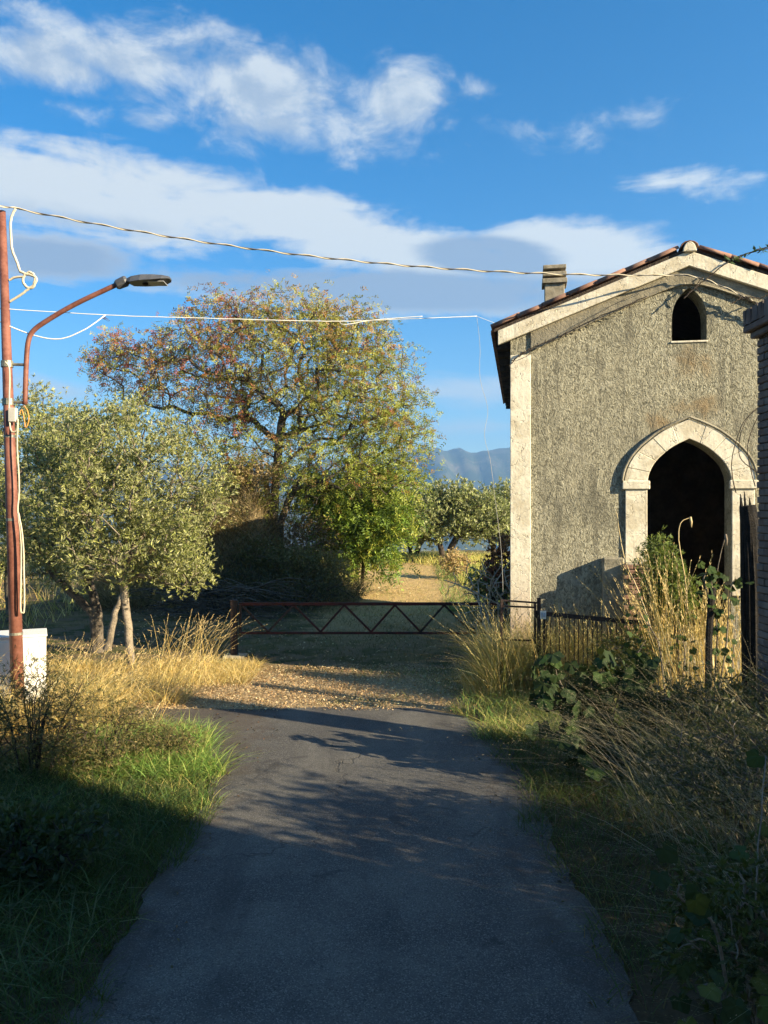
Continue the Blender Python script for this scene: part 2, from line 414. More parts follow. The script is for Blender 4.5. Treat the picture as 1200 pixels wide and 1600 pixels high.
c = t.mix(t.m('MULTIPLY', lit, .85), c, t.mix(n2, (.30, .21, .11), (.60, .46, .28)))
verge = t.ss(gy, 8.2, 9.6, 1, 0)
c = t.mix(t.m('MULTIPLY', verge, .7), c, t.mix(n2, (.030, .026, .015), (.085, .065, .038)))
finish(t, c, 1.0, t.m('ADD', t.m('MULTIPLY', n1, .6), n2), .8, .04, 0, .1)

m, t = newmat('mountain'); M['mountain'] = m
g = geo(t); nf = t.noise(g, .009, 8, .65, .4); nf2 = t.noise(g, .04, 5, .6)
c = t.mix(t.ss(nf, .45, .6), (.045, .06, .03), (.10, .10, .06)); c = t.mix(t.ss(nf2, .6, .75), c, (.22, .18, .13))
finish(t, c, 1.0, None)
m, t = newmat('town_walls'); M['town'] = m
finish(t, (.8, .78, .72), .9)

# ------------------------------------------------------------------ ground
def sstep(x, a, b):
    tt = np.clip((x - a) / (b - a), 0, 1); return tt * tt * (3 - 2 * tt)
def vnoise(x, y, s=1.0, seed=0):
    r = 0
    for k, (fx, fy, ph) in enumerate([(1, .7, .3), (-.6, 1.1, 1.7), (1.7, 1.3, 4.1), (2.3, -1.9, 2.2), (-3.1, 2.7, .9)]):
        r = r + np.sin((x * fx + y * fy) * s + ph + seed * 1.37) / (1 + k * .55)
    return r / 2.6
def gz(x, y):
    x = np.asarray(x, float); y = np.asarray(y, float)
    z = .02 * vnoise(x, y, 2.3)
    road = sstep(x, -1.75, -1.45) * (1 - sstep(x, 1.2, 1.5))
    near = 1 - sstep(y, 8.6, 9.7)
    left = 1 - sstep(x, -3.4, -1.55)
    right = sstep(x, 1.35, 3.4)
    z = z + near * left * (.12 + .04 * vnoise(x, y, 1.7, 2))
    z = z + near * right * (.22 + .06 * vnoise(x, y, 1.9, 3))
    flatz = sstep(-x, -1.4, -1.2) * sstep(x, -4.5, -1.6) * (1 - sstep(y, 9.9, 10.4))
    z = z * (1 - np.clip(np.maximum(road * near, flatz * (y > 8)), 0, 1)) - .012
    z = z + .35 * sstep(y, 19, 30) + .12 * sstep(y, 24, 30) * vnoise(x, y, .35)
    z = z + .25 * sstep(-x, 6, 16) * sstep(y, 13, 20)
    d = np.clip(y - 40, 0, None)
    z = z - np.minimum(d * .10, 22 + d * .03) * sstep(y, 40, 55)
    side = np.clip(np.abs(x) - 60, 0, None)
    z = z - np.minimum(side * .06, 30 + side * .0) * (1)
    z = np.maximum(z, -85 + 0 * z)
    return z
def gz1(x, y): return float(gz(x, y))
def spaced(lo, hi, fine_lo, fine_hi, step, growth):
    a = list(np.arange(fine_lo, fine_hi, step)); s = step; x = fine_hi; b = []
    while x < hi: b.append(x); s *= growth; x += s
    b.append(hi); s = step; x = fine_lo - step; c_ = []
    while x > lo: c_.append(x); s *= growth; x -= s
    c_.append(lo)
    return np.array(c_[::-1] + a + b)
xs = spaced(-5600, 5600, -7, 6, .14, 1.09); ys = spaced(-400, 3400, 1.5, 24, .14, 1.07)
GX, GY = np.meshgrid(xs, ys)
V = np.stack([GX, GY, gz(GX, GY)], -1).reshape(-1, 3)
nx, ny = len(xs), len(ys)
I = np.arange(nx * ny).reshape(ny, nx)
F = np.stack([I[:-1, :-1], I[:-1, 1:], I[1:, 1:], I[1:, :-1]], -1).reshape(-1, 4)
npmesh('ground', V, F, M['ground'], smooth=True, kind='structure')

# road sheet with ragged edges
pts = [(1.22, -40), (1.22, 2), (1.24, 5), (1.28, 7.0), (1.30, 8.0), (1.15, 8.8), (.95, 9.4), (.45, 9.75), (-.4, 9.82), (-1.4, 9.75), (-2.4, 9.72), (-3.4, 9.85), (-4.6, 10.2), (-9, 12.4),
       (-9, 10.9), (-4.8, 9.4), (-3.4, 9.0), (-2.4, 8.6), (-1.85, 8.1), (-1.58, 7.5), (-1.5, 6.6), (-1.5, 5), (-1.48, 2), (-1.5, -40)]
poly = []
for i in range(len(pts)):
    a = np.array(pts[i]); b = np.array(pts[(i + 1) % len(pts)])
    L = np.linalg.norm(b - a); inview = max(a[1], b[1]) > 2 and L < 39
    k = max(1, int(L / .09)) if inview else 1
    for j in range(k):
        p = a + (b - a) * j / k
        if inview: p = p + rng.normal(0, .010, 2) + .03 * np.array([math.sin(p[1] * 3.1) + .6 * math.sin(p[1] * 9.7 + p[0] * 4), math.sin(p[0] * 4.7) * .7])
        poly.append((p[0], p[1]))
tri = tessellate_polygon([[Vector((p[0], p[1], 0)) for p in poly]])
npmesh('road', np.array([(p[0], p[1], .006) for p in poly]), np.array(tri), M['asphalt'], kind='structure')
# tessellation may wind either way; make it face up
me = bpy.data.objects['road'].data
if sum(p.normal.z * p.area for p in me.polygons) < 0: me.flip_normals()

# ------------------------------------------------------------------ mountains and town
def ridge(name, dist, prof, x0, x1, depth, n=260, base=-95, seed=1):
    ux = np.linspace(x0, x1, n); rows = 26
    top = np.interp(ux, [p[0] for p in prof], [p[1] for p in prof])
    top = top + 2.5 * vnoise(ux, ux * 0, .06, seed) + 1.2 * vnoise(ux, ux * 0, .19, seed + 2)
    Vv = []
    for j in range(rows):
        f = j / (rows - 1)
        hgt = math.sin(f * math.pi / 2) ** .9 if f < 1 else 1
        u_ = ux + 0
        y_ = dist - depth * (1 - f)
        zz = CAM_H + (top / 1250) * dist
        jit = vnoise(ux, y_ * .02 + ux * .0, .045, seed + 5) * 4 * math.sin(f * math.pi) + vnoise(ux + j * 9., np.full(n, j * 6.0), .13, seed + 3) * 4 * math.sin(f * math.pi)
        Vv.append(np.stack([(u_ - 600) / 1250 * dist, y_ + vnoise(ux, ux * 0 + f * 3, .07, seed) * depth * .12, base + (zz - base) * hgt + jit], -1))
    # back slope
    Vv.append(Vv[-1] + np.array([0, depth * .9, 0.])); Vv[-1][:, 2] = base
    rows += 1
    Vv = np.concatenate(Vv); I = np.arange(rows * n).reshape(rows, n)
    F = np.stack([I[:-1, :-1], I[:-1, 1:], I[1:, 1:], I[1:, :-1]], -1).reshape(-1, 4)
    npmesh(name, Vv, F, M['mountain'], smooth=True, kind='structure')
ridge('mountains', 2600, [(-2400, 60), (-900, 85), (-200, 60), (200, 80), (420, 70), (560, 84), (640, 96), (665, 103), (690, 95), (715, 98), (740, 89), (770, 97), (800, 104), (900, 112), (1300, 90), (2000, 70), (3600, 60)], -2400, 3600, 700, 700, seed=1)
ridge('foothills', 1700, [(-2600, 28), (0, 30), (500, 34), (620, 37), (690, 33), (760, 42), (900, 34), (1500, 30), (3800, 26)], -2600, 3800, 400, 420, seed=4)
tb = MB()
for i in range(230):
    u_ = rng.uniform(560, 706); y_ = 1700 - rng.uniform(4, 26)
    v_ = 766 + rng.normal(0, 2.0) + (u_ - 640) * .03
    x, y, z = at(u_, v_, 1690)
    s_ = rng.uniform(1.7, 4)
    tb.box(x - s_, x + s_, y_ - 22, y_ - 14, z - 6, z + rng.uniform(.4, 2.6))
tb.build('town', M['town'], kind='stuff', label='line of tiny white houses along the foot of the blue mountains', cat='town')

# ------------------------------------------------------------------ chapel
P0 = (1.74, 11.0, 0.0); ROT = -R(9.8)
ca, sa = math.cos(R(9.8)), math.sin(R(9.8))
ch = empty('chapel', P0, ROT, 'small abandoned stone chapel with pointed arch doorway and grey roughcast gable', 'chapel')
def fs(u, v):
    """pixel -> (s, z) on the facade plane"""
    k = (u - 600) / 1250
    s_ = (k * P0[1] - P0[0]) / (ca + k * sa)
    y_ = P0[1] - s_ * sa
    return (s_, CAM_H - (v - 800) / 1250 * y_)
WID = 4.65; DEP = 7.3; RID = 2.325; EZ = 4.93; RZ = 5.82
def rk(s_): return RZ - (RZ - EZ) * abs(s_ - RID) / RID      # wall top line
def arc(cx, spring, half, apex, n=14):
    """depressed pointed arch from the left springing over the apex to the right"""
    px_ = [1, .985, .93, .84, .72, .58, .435, .22, 0]; pz_ = [0, .13, .29, .44, .571, .69, .8, .91, 1]
    L = [(half * np.interp(i / n * 8, range(9), px_), (apex - spring) * np.interp(i / n * 8, range(9), pz_)) for i in range(n + 1)]
    return [(cx - p[0], spring + p[1]) for p in L] + [(cx + p[0], spring + p[1]) for p in L][::-1][1:]
dcx, dsp, dhalf, dap = 2.335, 2.79, .53, 3.37
FL = .75
door = [(dcx - dhalf, FL)] + arc(dcx, dsp, dhalf, dap) + [(dcx + dhalf, FL)]
wcx = fs(1077, 500)[0]; wz0 = fs(1077, 532)[1]; wsp = fs(1077, 490)[1]; wap = fs(1077, 452)[1]
def lancet(cx, spring, half, apex, n=10):
    h_ = apex - spring; rad = (half * half + h_ * h_) / (2 * half); a_end = math.atan2(h_, rad - half)
    L = [(half - rad + rad * math.cos(a_end * i / n), rad * math.sin(a_end * i / n)) for i in range(n + 1)]
    return [(cx - p[0], spring + p[1]) for p in L] + [(cx + p[0], spring + p[1]) for p in L][::-1][1:]
win = [(wcx - .22, wz0)] + lancet(wcx, fs(1077, 496)[1], .22, fs(1077, 449)[1], 10) + [(wcx + .22, wz0)]
mb = MB(); mb.prism([(0, -.3), (0, EZ), (RID, RZ), (WID, EZ), (WID, -.3)], [door, win], 0, .36)
mb.build('facade_wall', M['rough'], ch)
mb = MB(); mb.box(0.0, .3, .363, DEP, -.3, EZ - .06); mb.build('side_wall', M['smooth'], ch)
mb = MB(); mb.box(WID - .3, WID, .363, DEP, -.3, EZ - .06); mb.build('side_wall', M['smooth'], ch)
mb = MB(); mb.prism([(0.303, -.3), (0.303, EZ - .07), (RID, RZ - .12), (WID - .303, EZ - .07), (WID - .303, -.3)], [], DEP - .3, DEP - .003); mb.build('rear_wall', M['smooth'], ch)
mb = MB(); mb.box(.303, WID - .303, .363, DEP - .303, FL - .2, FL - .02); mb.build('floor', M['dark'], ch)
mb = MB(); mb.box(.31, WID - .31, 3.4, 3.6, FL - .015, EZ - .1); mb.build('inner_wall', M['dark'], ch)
# pilasters at the corners, raking cornice, smooth band under it
for a_, b_ in ((-.004, .272), (WID - .272, WID + .004)):
    mb = MB(); mb.box(a_, b_, -.028, .10, -.25, 4.55); mb.build('corner_pilaster', M['pale'], ch, bevel=.006)
def rakeband(off0, off1, y0, y1, name, m_, ext=.17):
    g_ = (RZ - EZ) / RID
    mb = MB()
    top = [(-ext, rk(0) - g_ * ext - off0), (RID, RZ - off0), (WID + ext, rk(WID) - g_ * ext - off0)]
    bot = [(WID + ext, rk(WID) - g_ * ext - off1), (RID, RZ - off1), (-ext, rk(0) - g_ * ext - off1)]
    mb.prism(top + bot, [], y0, y1); return mb.build(name, m_, ch, bevel=.006)
rakeband(-.02, .175, -.075, -.002, 'raking_cornice', M['pale'])
# smooth band, its lower edge curving over the apex
def bandlow(s_):
    q = abs(s_ - RID)
    return RZ - .39 - .45 * (math.sqrt(q * q + .0625) - .25)
ups = [(s_, rk(s_) - .178) for s_ in (.275, 1.2, RID, WID - 1.2, WID - .275)]
lows = [(s_, bandlow(s_)) for s_ in np.linspace(WID - .275, .275, 41)]
mb = MB(); mb.prism(ups + lows, [], -.022, .05); mb.build('smooth_band', M['smooth'], ch)
edge = [(s_, -.03, bandlow(s_) - .012) for s_ in np.linspace(.29, WID - .29, 60)]
mb = MB(); mb.tube(edge, .014, 6); mb.build('curved_moulding', M['smooth'], ch, smooth=True)
# door surround: voussoirs, jambs, imposts
outer = arc(dcx, dsp, dhalf + .30, dap + .26, 14); inner = arc(dcx, dsp, dhalf, dap, 14)
nn = len(outer); cuts = [0, 3, 6, 9, 12, 16, 19, 22, 25, 28]
for i in range(9):
    a_, b_ = cuts[i], cuts[i + 1]
    o_ = outer[a_:b_ + 1]; n_ = inner[a_:b_ + 1]
    cx_ = sum(p[0] for p in o_ + n_) / len(o_ + n_); cz_ = sum(p[1] for p in o_ + n_) / len(o_ + n_)
    sh_ = lambda p: (cx_ + (p[0] - cx_) * .992, cz_ + (p[1] - cz_) * .992)
    mb = MB(); mb.prism([sh_(p) for p in o_] + [sh_(p) for p in reversed(n_)], [], -.032 - .003 * (i % 2), -.002)
    mb.build('voussoir', M['pale'], ch, bevel=.006)
mo = MB(); mo.tube([(dcx + (p[0] - dcx) * 1.035, -.03, dsp + (p[1] - dsp) * 1.035) for p in outer], .018, 7); mo.build('arch_moulding', M['stone'], ch, smooth=True)
for sgn in (-1, 1):
    a_, b_ = sorted((dcx + sgn * (dhalf + .003), dcx + sgn * (dhalf + .285)))
    mb = MB(); mb.box(a_, b_, -.030, -.002, 1.72 if sgn < 0 else 1.3, dsp - .09)
    mb.box(a_ if sgn > 0 else b_ - .02, a_ + .02 if sgn > 0 else b_, .001, .355, FL, dsp - .10) if False else None
    mb.build('door_jamb', M['pale'], ch, bevel=.006)
    a_, b_ = sorted((dcx + sgn * (dhalf - .03), dcx + sgn * (dhalf + .325)))
    mb = MB(); mb.box(a_, b_, -.055, -.003, dsp - .088, dsp + .028); mb.build('impost', M['pale'], ch, bevel=.01)
# exposed brickwork below the left jamb
bm_ = MB(); bm_.box(0, .115, -.055, 0, 0, .055); proto = bm_.build('brick', M['brick'], ch, bevel=.006)
first = True
for r_ in range(14):
    for c_ in range(3):
        s_ = dcx - dhalf - .285 + (c_ * .125 - (.06 if r_ % 2 else 0))
        if s_ < dcx - dhalf - .36 or s_ > dcx - dhalf - .06: continue
        ob = proto if first else linkmesh('brick', proto.data, ch); first = False
        ob.location = (s_ + random.uniform(-.004, .004), -.30 + random.uniform(-.012, .006), .80 + r_ * .066)
mb = MB(); mb.box(dcx - dhalf - .315, dcx - dhalf - .01, -.295, -.003, -.2, 1.73); mb.build('jamb_pier', M['stone'], ch, bevel=.01)
mb = MB(); mb.box(dcx - dhalf - .59, dcx - dhalf - .318, -.20, -.003, -.2, 1.79); mb.build('buttress_block', M['stone'], ch, bevel=.015)
mb = MB(); mb.box(dcx - dhalf - .3, dcx + dhalf + .4, -.9, -.34, -.2, FL - .25); mb.build('step', M['stone'], ch, bevel=.01)
mb = MB(); mb.box(dcx - dhalf, dcx + dhalf + .3, -.34, .3, -.2, FL - .02); mb.build('step', M['stone'], ch, bevel=.01)
mb = MB(); mb.box(wcx - .235, wcx + .235, -.015, .05, wz0 - .03, wz0 - .003); mb.build('window_sill', M['pale'], ch, bevel=.006)
# roof boards and tiles
g_ = (RZ - EZ) / RID; ang = math.atan(g_); OV = .25
for sgn in (-1, 1):
    mb = MB()
    e_ = RID + OV - .03
    p = [(0, RZ + .025), (sgn * e_, RZ + .025 - g_ * e_), (sgn * e_, RZ + .065 - g_ * e_), (0, RZ + .065)]
    mb.prism([(RID + a_, b_) for a_, b_ in p], [], -.06, DEP + .15); mb.build('roof_boarding', M['bark_dark'], ch)
def coppo(L=.42, w0=.105, w1=.085, th=.014, n=6, up=True):
    """barrel tile, ridge direction x, lower end at x=0"""
    mb = MB(); vs = []
    for x, ww in ((0, w0), (L, w1)):
        for rr in (ww, ww - th):
            for i in range(n + 1):
                a_ = math.pi * i / n
                vs.append((x, rr * math.cos(a_), rr * .75 * math.sin(a_)))
    k = n + 1; fs_ = []
    for i in range(n):
        fs_ += [(i, i + 1, 2 * k + i + 1, 2 * k + i), (k + i, 3 * k + i, 3 * k + i + 1, k + i + 1), (i, k + i, k + i + 1, i + 1), (2 * k + i, 2 * k + i + 1, 3 * k + i + 1, 3 * k + i)]
    fs_ += [(0, 2 * k, 3 * k, k), (n, k + n, 3 * k + n, 2 * k + n)]
    mb.add(vs, fs_); return mb
tp = coppo(); tile0 = tp.build('roof_tile', M['tile'], ch, smooth=True); tile_me = tile0.data; tile_first = True
rows = 8; rest = MB()
vcache = [tuple(v.co) for v in tile_me.vertices]; fcache = [tuple(p.vertices) for p in tile_me.polygons]
for sgn in (-1, 1):
    for c_ in range(38):
        yy = -.0 + c_ * .2
        for r_ in range(rows):
            dist_ = RID + OV - r_ * .345
            if dist_ < .3: continue
            s_ = RID + sgn * dist_; z_ = RZ + .068 - g_ * dist_
            rot = Matrix.Rotation(0 if sgn < 0 else math.pi, 4, 'Z') @ Matrix.Rotation(-ang - R(2.2) + random.uniform(-.02, .02), 4, 'Y')
            T = Matrix.Translation((s_ + random.uniform(-.012, .012), yy + random.uniform(-.008, .008), z_ + .012)) @ rot
            indiv = (c_ < 2) or (r_ == 0 and sgn < 0)
            if indiv:
                ob = tile0 if tile_first else linkmesh('roof_tile', tile_me, ch); tile_first = False
                ob.matrix_local = T
            else:
                rest.add([T @ Vector(v) for v in vcache], fcache)
rest.build('roof_tile_field', M['tile'], ch, kind='stuff')
mb = MB()
for c_ in range(37):   # channel tiles under the eave
    yy = .10 + c_ * .2
    mb.add([(RID - (RID + OV + .02) + a_, yy + b_, RZ + .045 - g_ * (RID + OV) + dz) for a_, b_, dz in ((0, -.08, .03), (.30, -.08, .16), (.30, .08, .16), (0, .08, .03), (0, -.05, -.012), (.30, -.05, .118), (.30, .05, .118), (0, .05, -.012))],
           [(0, 4, 7, 3), (4, 5, 6, 7), (0, 1, 5, 4), (3, 7, 6, 2)])
mb.build('eave_channel_tiles', M['tile'], ch, kind='stuff')
for c_ in range(12):
    mb = MB(); yy = .25 + c_ * .6
    mb.box(-OV + .05, .0, yy, yy + .09, 4.70, 4.78); mb.build('rafter_end', M['bark_dark'], ch)
rid = coppo(.42, .12, .10)
rid0 = rid.build('ridge_tile', M['tile'], ch, smooth=True)
for c_ in range(20):
    ob = rid0 if c_ == 0 else linkmesh('ridge_tile', rid0.data, ch)
    ob.rotation_euler = (0, -.02, math.pi / 2); ob.location = (RID, -.10 + c_ * .38, RZ + .06)
mb = MB(); mb.prism([(RID + .085 * math.cos(a_), RZ + .0 + .13 * math.sin(a_)) for a_ in np.linspace(0, math.pi, 9)], [], -.12, -.078); mb.build('ridge_end_cap', M['pale'], ch, bevel=.008)
# chimney
cc = at(866, 500, 12.6); lx = (cc[0] - P0[0]) * ca - (cc[1] - P0[1]) * sa; ly = (cc[0] - P0[0]) * sa + (cc[1] - P0[1]) * ca
z_of = lambda v: CAM_H - (v - 800) / 1250 * 12.6
mb = MB(); mb.box(lx - .15, lx + .15, ly - .15, ly + .15, 5.0, z_of(446)); cm = mb.build('chimney_stack', M['cement'], ch, bevel=.008)
mb = MB(); mb.box(lx - .10, lx + .10, ly - .10, ly + .10, z_of(446), z_of(420)); mb.build('chimney_throat', M['dark'], cm)
for va, vb, hw in ((447, 439.5, .19), (435.5, 429, .18), (424.5, 418.5, .175)):
    mb = MB(); mb.box(lx - hw, lx + hw, ly - hw, ly + hw, z_of(va), z_of(vb)); mb.build('chimney_slab', M['cement'], cm, bevel=.006)
mb = MB(); zt = z_of(419)
mb.add([(lx - .165, ly - .165, zt), (lx + .165, ly - .165, zt), (lx + .165, ly + .165, zt), (lx - .165, ly + .165, zt), (lx, ly, zt + .05)], [(0, 1, 4), (1, 2, 4), (2, 3, 4), (3, 0, 4), (3, 2, 1, 0)])
mb.build('chimney_cap', M['cement'], cm)
# dry creeper stems on the facade
def facade_pt(u, v, off=-.05):
    s_, z_ = fs(u, v); return (P0[0] + s_ * ca + off * sa, P0[1] - s_ * sa + off * ca, z_)
cr = MB()
def wob(pts, n=30, a=.015, seed=0):
    r_ = random.Random(seed); P = [Vector(p) for p in pts]; out_ = []
    seg = len(P) - 1
    for i in range(n + 1):
        f = i / n * seg; k = min(int(f), seg - 1); q = f - k
        p0, p1, p2, p3 = P[max(k - 1, 0)], P[k], P[k + 1], P[min(k + 2, seg)]
        c0 = .5 * ((2 * p1) + (p2 - p0) * q + (2 * p0 - 5 * p1 + 4 * p2 - p3) * q * q + (3 * p1 - p0 - 3 * p2 + p3) * q ** 3)
        out_.append(c0 + Vector((r_.uniform(-a, a), r_.uniform(-a, a) * .3, r_.uniform(-a, a))))
    return out_
def fpts(L, off=-.09): return [facade_pt(u, v, off) for u, v in L]
cr.tube(wob(fpts([(800, 566), (815, 556), (832, 545), (870, 530), (930, 500), (1010, 466)]), 40, .008, 1), .007, 5)
cr.tube(wob(fpts([(795, 575), (812, 556), (828, 548)]), 12, .006, 2), .006, 4)
cr.tube(wob(fpts([(806, 566), (826, 558), (832, 548), (890, 518), (960, 478), (1030, 445)], -.11), 40, .008, 3), .004, 4)
cr.tube(wob(fpts([(1066, 470), (1080, 456), (1100, 440), (1130, 416), (1145, 408), (1165, 400), (1210, 385)], -.12), 36, .008, 4), .008, 5)
cr.tube(wob(fpts([(1095, 438), (1085, 450), (1090, 462)], -.12), 10, .006, 5), .006, 4)
cr.tube(wob(fpts([(1140, 478), (1158, 468), (1180, 470), (1205, 462)], -.12), 20, .012, 6), .008, 5)
cr.tube(wob(fpts([(1150, 466), (1175, 476), (1210, 486)], -.12), 20, .012, 7), .008, 5)
for k in range(16):
    u_ = 840 + k * 11; v_ = 543 - (u_ - 840) * .41
    a_ = facade_pt(u_, v_, -.09); cr.tube([a_, (a_[0] + random.uniform(-.03, .03), a_[1] - .02, a_[2] + random.uniform(.01, .05))], .005, 4)
tag(cr.build('dry_creeper', M['bark_dark']), 'bare dry creeper stems clinging along the chapel gable', 'creeper')

# ------------------------------------------------------------------ lamp post and cables
PD = 9.7
def pz(u, v, d=PD): return Vector(at(u, v, d))
lp = empty('street_lamp', at(29, 1108, PD), 0, 'rusty leaning street lamp pole with curved bracket arm and grey lamp head', 'street lamp')
lpo = lp.location.copy()
def lpart(mb, name, m_, parent=None, **k):
    mb.v = [tuple(Vector(p) - lpo) for p in mb.v]
    ob = mb.build(name, m_, parent or lp, **k); return ob
foot = at(29, 1112, PD); foot = (foot[0], foot[1], -.1)
mb = MB(); mb.tube([foot, pz(19, 800), pz(3, 330)], [.078, .070, .042], 14); lpart(mb, 'pole', M['rust'], smooth=True)
for v_ in (812, 990, 682):
    u_ = 3 + (v_ - 330) / 780 * 26
    mb = MB(); mb.tube([pz(u_, v_ - 2), pz(u_ + .1, v_ + 2)], .083 - (1100 - v_) * .00004, 14); lpart(mb, 'pole_band', M['galv'])
arm_pts = wob([pz(39, 632), pz(41, 570), pz(44, 535), pz(52, 517), pz(75, 500), pz(120, 474), pz(186, 443)], 28, 0, 1)
mb = MB(); mb.tube(arm_pts, .030, 10); lpart(mb, 'bracket_arm', M['rust'], smooth=True)
for v_ in (569, 628):
    mb = MB(); mb.tube([pz(10, v_), pz(40, v_ + 1)], .018, 8); lpart(mb, 'bracket_strut', M['galv'])
    mb = MB(); u_ = 3 + (v_ - 330) / 780 * 26
    mb.tube([pz(u_, v_ - 5), pz(u_ + .2, v_ + 5)], .070, 12); lpart(mb, 'clamp', M['galv'])
# lamp head: knuckle, body, sensor
a_ = pz(181, 446); b_ = pz(199, 438)
mb = MB(); mb.tube([a_, a_.lerp(b_, .15), a_.lerp(b_, .85), b_], [.045, .06, .066, .05], 10); hd = lpart(mb, 'knuckle', M['lampgrey'], smooth=False)
mb = MB()
prof = [(198, 436, 441, .05), (206, 433, 444, .10), (222, 431, 443, .14), (240, 431, 442, .15), (256, 432, 440, .14), (265, 433, 438, .09), (267, 434.5, 437, .05)]
vs = []
for u_, vt, vb, hw in prof:
    t_, b2 = pz(u_, vt), pz(u_, vb)
    vs += [(t_.x, t_.y - hw * .5, t_.z), (t_.x, t_.y + hw * .5, t_.z), (b2.x, b2.y + hw, b2.z), (b2.x, b2.y - hw, b2.z)]
fs_ = []
for i in range(len(prof) - 1):
    for j in range(4): fs_.append((i * 4 + j, i * 4 + (j + 1) % 4, i * 4 + 4 + (j + 1) % 4, i * 4 + 4 + j))
fs_ += [(0, 1, 2, 3), tuple(len(vs) - 4 + j for j in (3, 2, 1, 0))]
mb.add(vs, fs_); head = lpart(mb, 'lamp_head', M['lampgrey'], bevel=.006)
mb = MB(); mb.tube([pz(227, 443.2), pz(227, 445.5)], [.036, .030], 10); lpart(mb, 'light_sensor', M['char'], head)
mb = MB(); c_ = pz(246, 441.8); mb.box(c_.x - .10, c_.x + .10, c_.y - .1, c_.y + .1, c_.z - .012, c_.z - .002); lpart(mb, 'lamp_lens', M['lens'], head)
mb = MB(); c_ = pz(26, 650); mb.box(c_.x - .045, c_.x + .045, c_.y - .13, c_.y - .06, c_.z - .085, c_.z + .085); lpart(mb, 'junction_box', M['plastic'], bevel=.006)
# cables down the pole
F_ = lambda u, v: pz(u, v, PD - .11)
def cable(name, pts, r_, m_, n=60, a=.0, seed=1, label=None, cat='cable', group=None, sides=6):
    mb = MB(); mb.tube(wob(pts, n, a, seed), r_, sides); return tag(mb.build(name, m_, smooth=True), label, cat, group)
cable('hanging_cable', [F_(8, 565), F_(15, 580), F_(14, 640), F_(17, 672), F_(26, 672), F_(28, 655), F_(27, 700), F_(30, 760), F_(28, 800), F_(33, 850), F_(32, 945), F_(35, 957), F_(38, 945), F_(36, 850), F_(29, 802)], .010, M['cream'], 90, .002, 2, 'cream cable hanging in a long loop down the rusty pole')
cable('cable_loop', [pz(24, 326), pz(17, 345), pz(18, 385), pz(27, 412), pz(33, 425), pz(48, 430), pz(57, 436), pz(50, 450), pz(40, 447), pz(36, 436), pz(45, 425), pz(54, 432), pz(52, 445), pz(36, 458), pz(14, 472)], .016, M['cream'], 90, .004, 3, 'pale knotted cable loop hanging beside the top of the rusty pole')
cable('cable_tail', [pz(36, 432), pz(22, 434), pz(14, 438)], .014, M['cream'], 16, .003, 3, 'short pale cable end tied from the knot to the pole')
cable('lamp_wire', [pz(36, 633), pz(42, 640), pz(45, 655), pz(40, 668), pz(37, 650), pz(34, 640), pz(30, 648)], .007, M['orange_cable'], 30, .002, 4, 'thin orange wire curling below the bracket arm')
# main twisted cable across
A = Vector(at(-260, 262, 8.2)); K = Vector(at(22, 325, PD)); E = Vector(facade_pt(1062, 433, -.10))
def sag(a, b, s_, n):
    return [a.lerp(b, i / n) - Vector((0, 0, s_ * 4 * (i / n) * (1 - i / n))) for i in range(n + 1)]
main = sag(A, K, .03, 8) + sag(K, E, .235, 130)[1:] + fpts([(1085, 436), (1110, 444), (1150, 462), (1200, 488), (1260, 520)], -.10)
core = MB(); core.tube(main, .007, 6); 
tw = MB(); tot = 0; hel = []
cabt = empty('overhead_cable', K, 0, 'twisted overhead cable sagging from the pole to the chapel gable', 'cable')
den = []
for i in range(len(main) - 1):
    a_, b_ = Vector(main[i]), Vector(main[i + 1]); L = (b_ - a_).length; k = max(1, int(L / .035))
    for j in range(k): den.append(a_.lerp(b_, j / k))
for i, p in enumerate(den):
    ph = i * .035 / .27 * 2 * math.pi
    hel.append(p + Vector((0, math.cos(ph), math.sin(ph))) * .011)
tw.tube(hel, .0085, 5)
core.v = [tuple(Vector(p) - K) for p in core.v]; tw.v = [tuple(Vector(p) - K) for p in tw.v]
core.build('support_wire', M['steel_cable'], cabt, smooth=True); tw.build('wound_cable', M['cream'], cabt, smooth=True)
# thin white line
T0 = Vector(at(-60, 478, 9.6)); T1 = Vector(at(165, 492, 9.9)); T2 = Vector(at(530, 502, 10.6)); T3 = Vector(at(745, 494, 11.0)); T4 = Vector(at(781, 508, 11.1))
cable('thin_white_line', [T0, T1, Vector(at(350, 498, 10.2)), T2, Vector(at(640, 498, 10.8)), T3], .0048, M['white_cable'], 80, .002, 5, 'thin white line strung level across in front of the tall tree', sides=5)
cable('guy_wire', [T3, T4], .0025, M['white_cable'], 6, 0, 5, 'hair thin wire from the white line end to the chapel eave', sides=4)
cable('slack_white_line', [Vector(at(-60, 470, 9.6)), Vector(at(20, 512, 9.7)), Vector(at(85, 530, 9.75)), Vector(at(130, 516, 9.8)), T1], .008, M['white_cable'], 40, .001, 6, 'slack white line sagging behind the lamp bracket', sides=5)
cable('second_white_line', [T2 + Vector((0, .02, 0)), Vector(at(540, 507, 10.6)), Vector(at(585, 500, 10.7)), Vector(at(660, 494, 10.8))], .005, M['white_cable'], 30, .001, 6, 'short white strand looping off the line over the tall tree crown', sides=5)
cable('dangling_line', [T3, Vector(at(750, 540, 11)), Vector(at(750, 590, 11)), Vector(at(762, 640, 11)), Vector(at(757, 680, 10.95)), Vector(at(766, 720, 10.9)), Vector(at(775, 790, 10.8)), Vector(at(783, 860, 10.7)), Vector(at(786, 925, 10.5))], .0025, M['grey_line'], 60, .002, 7, 'thin white line dangling down beside the chapel corner', sides=5)

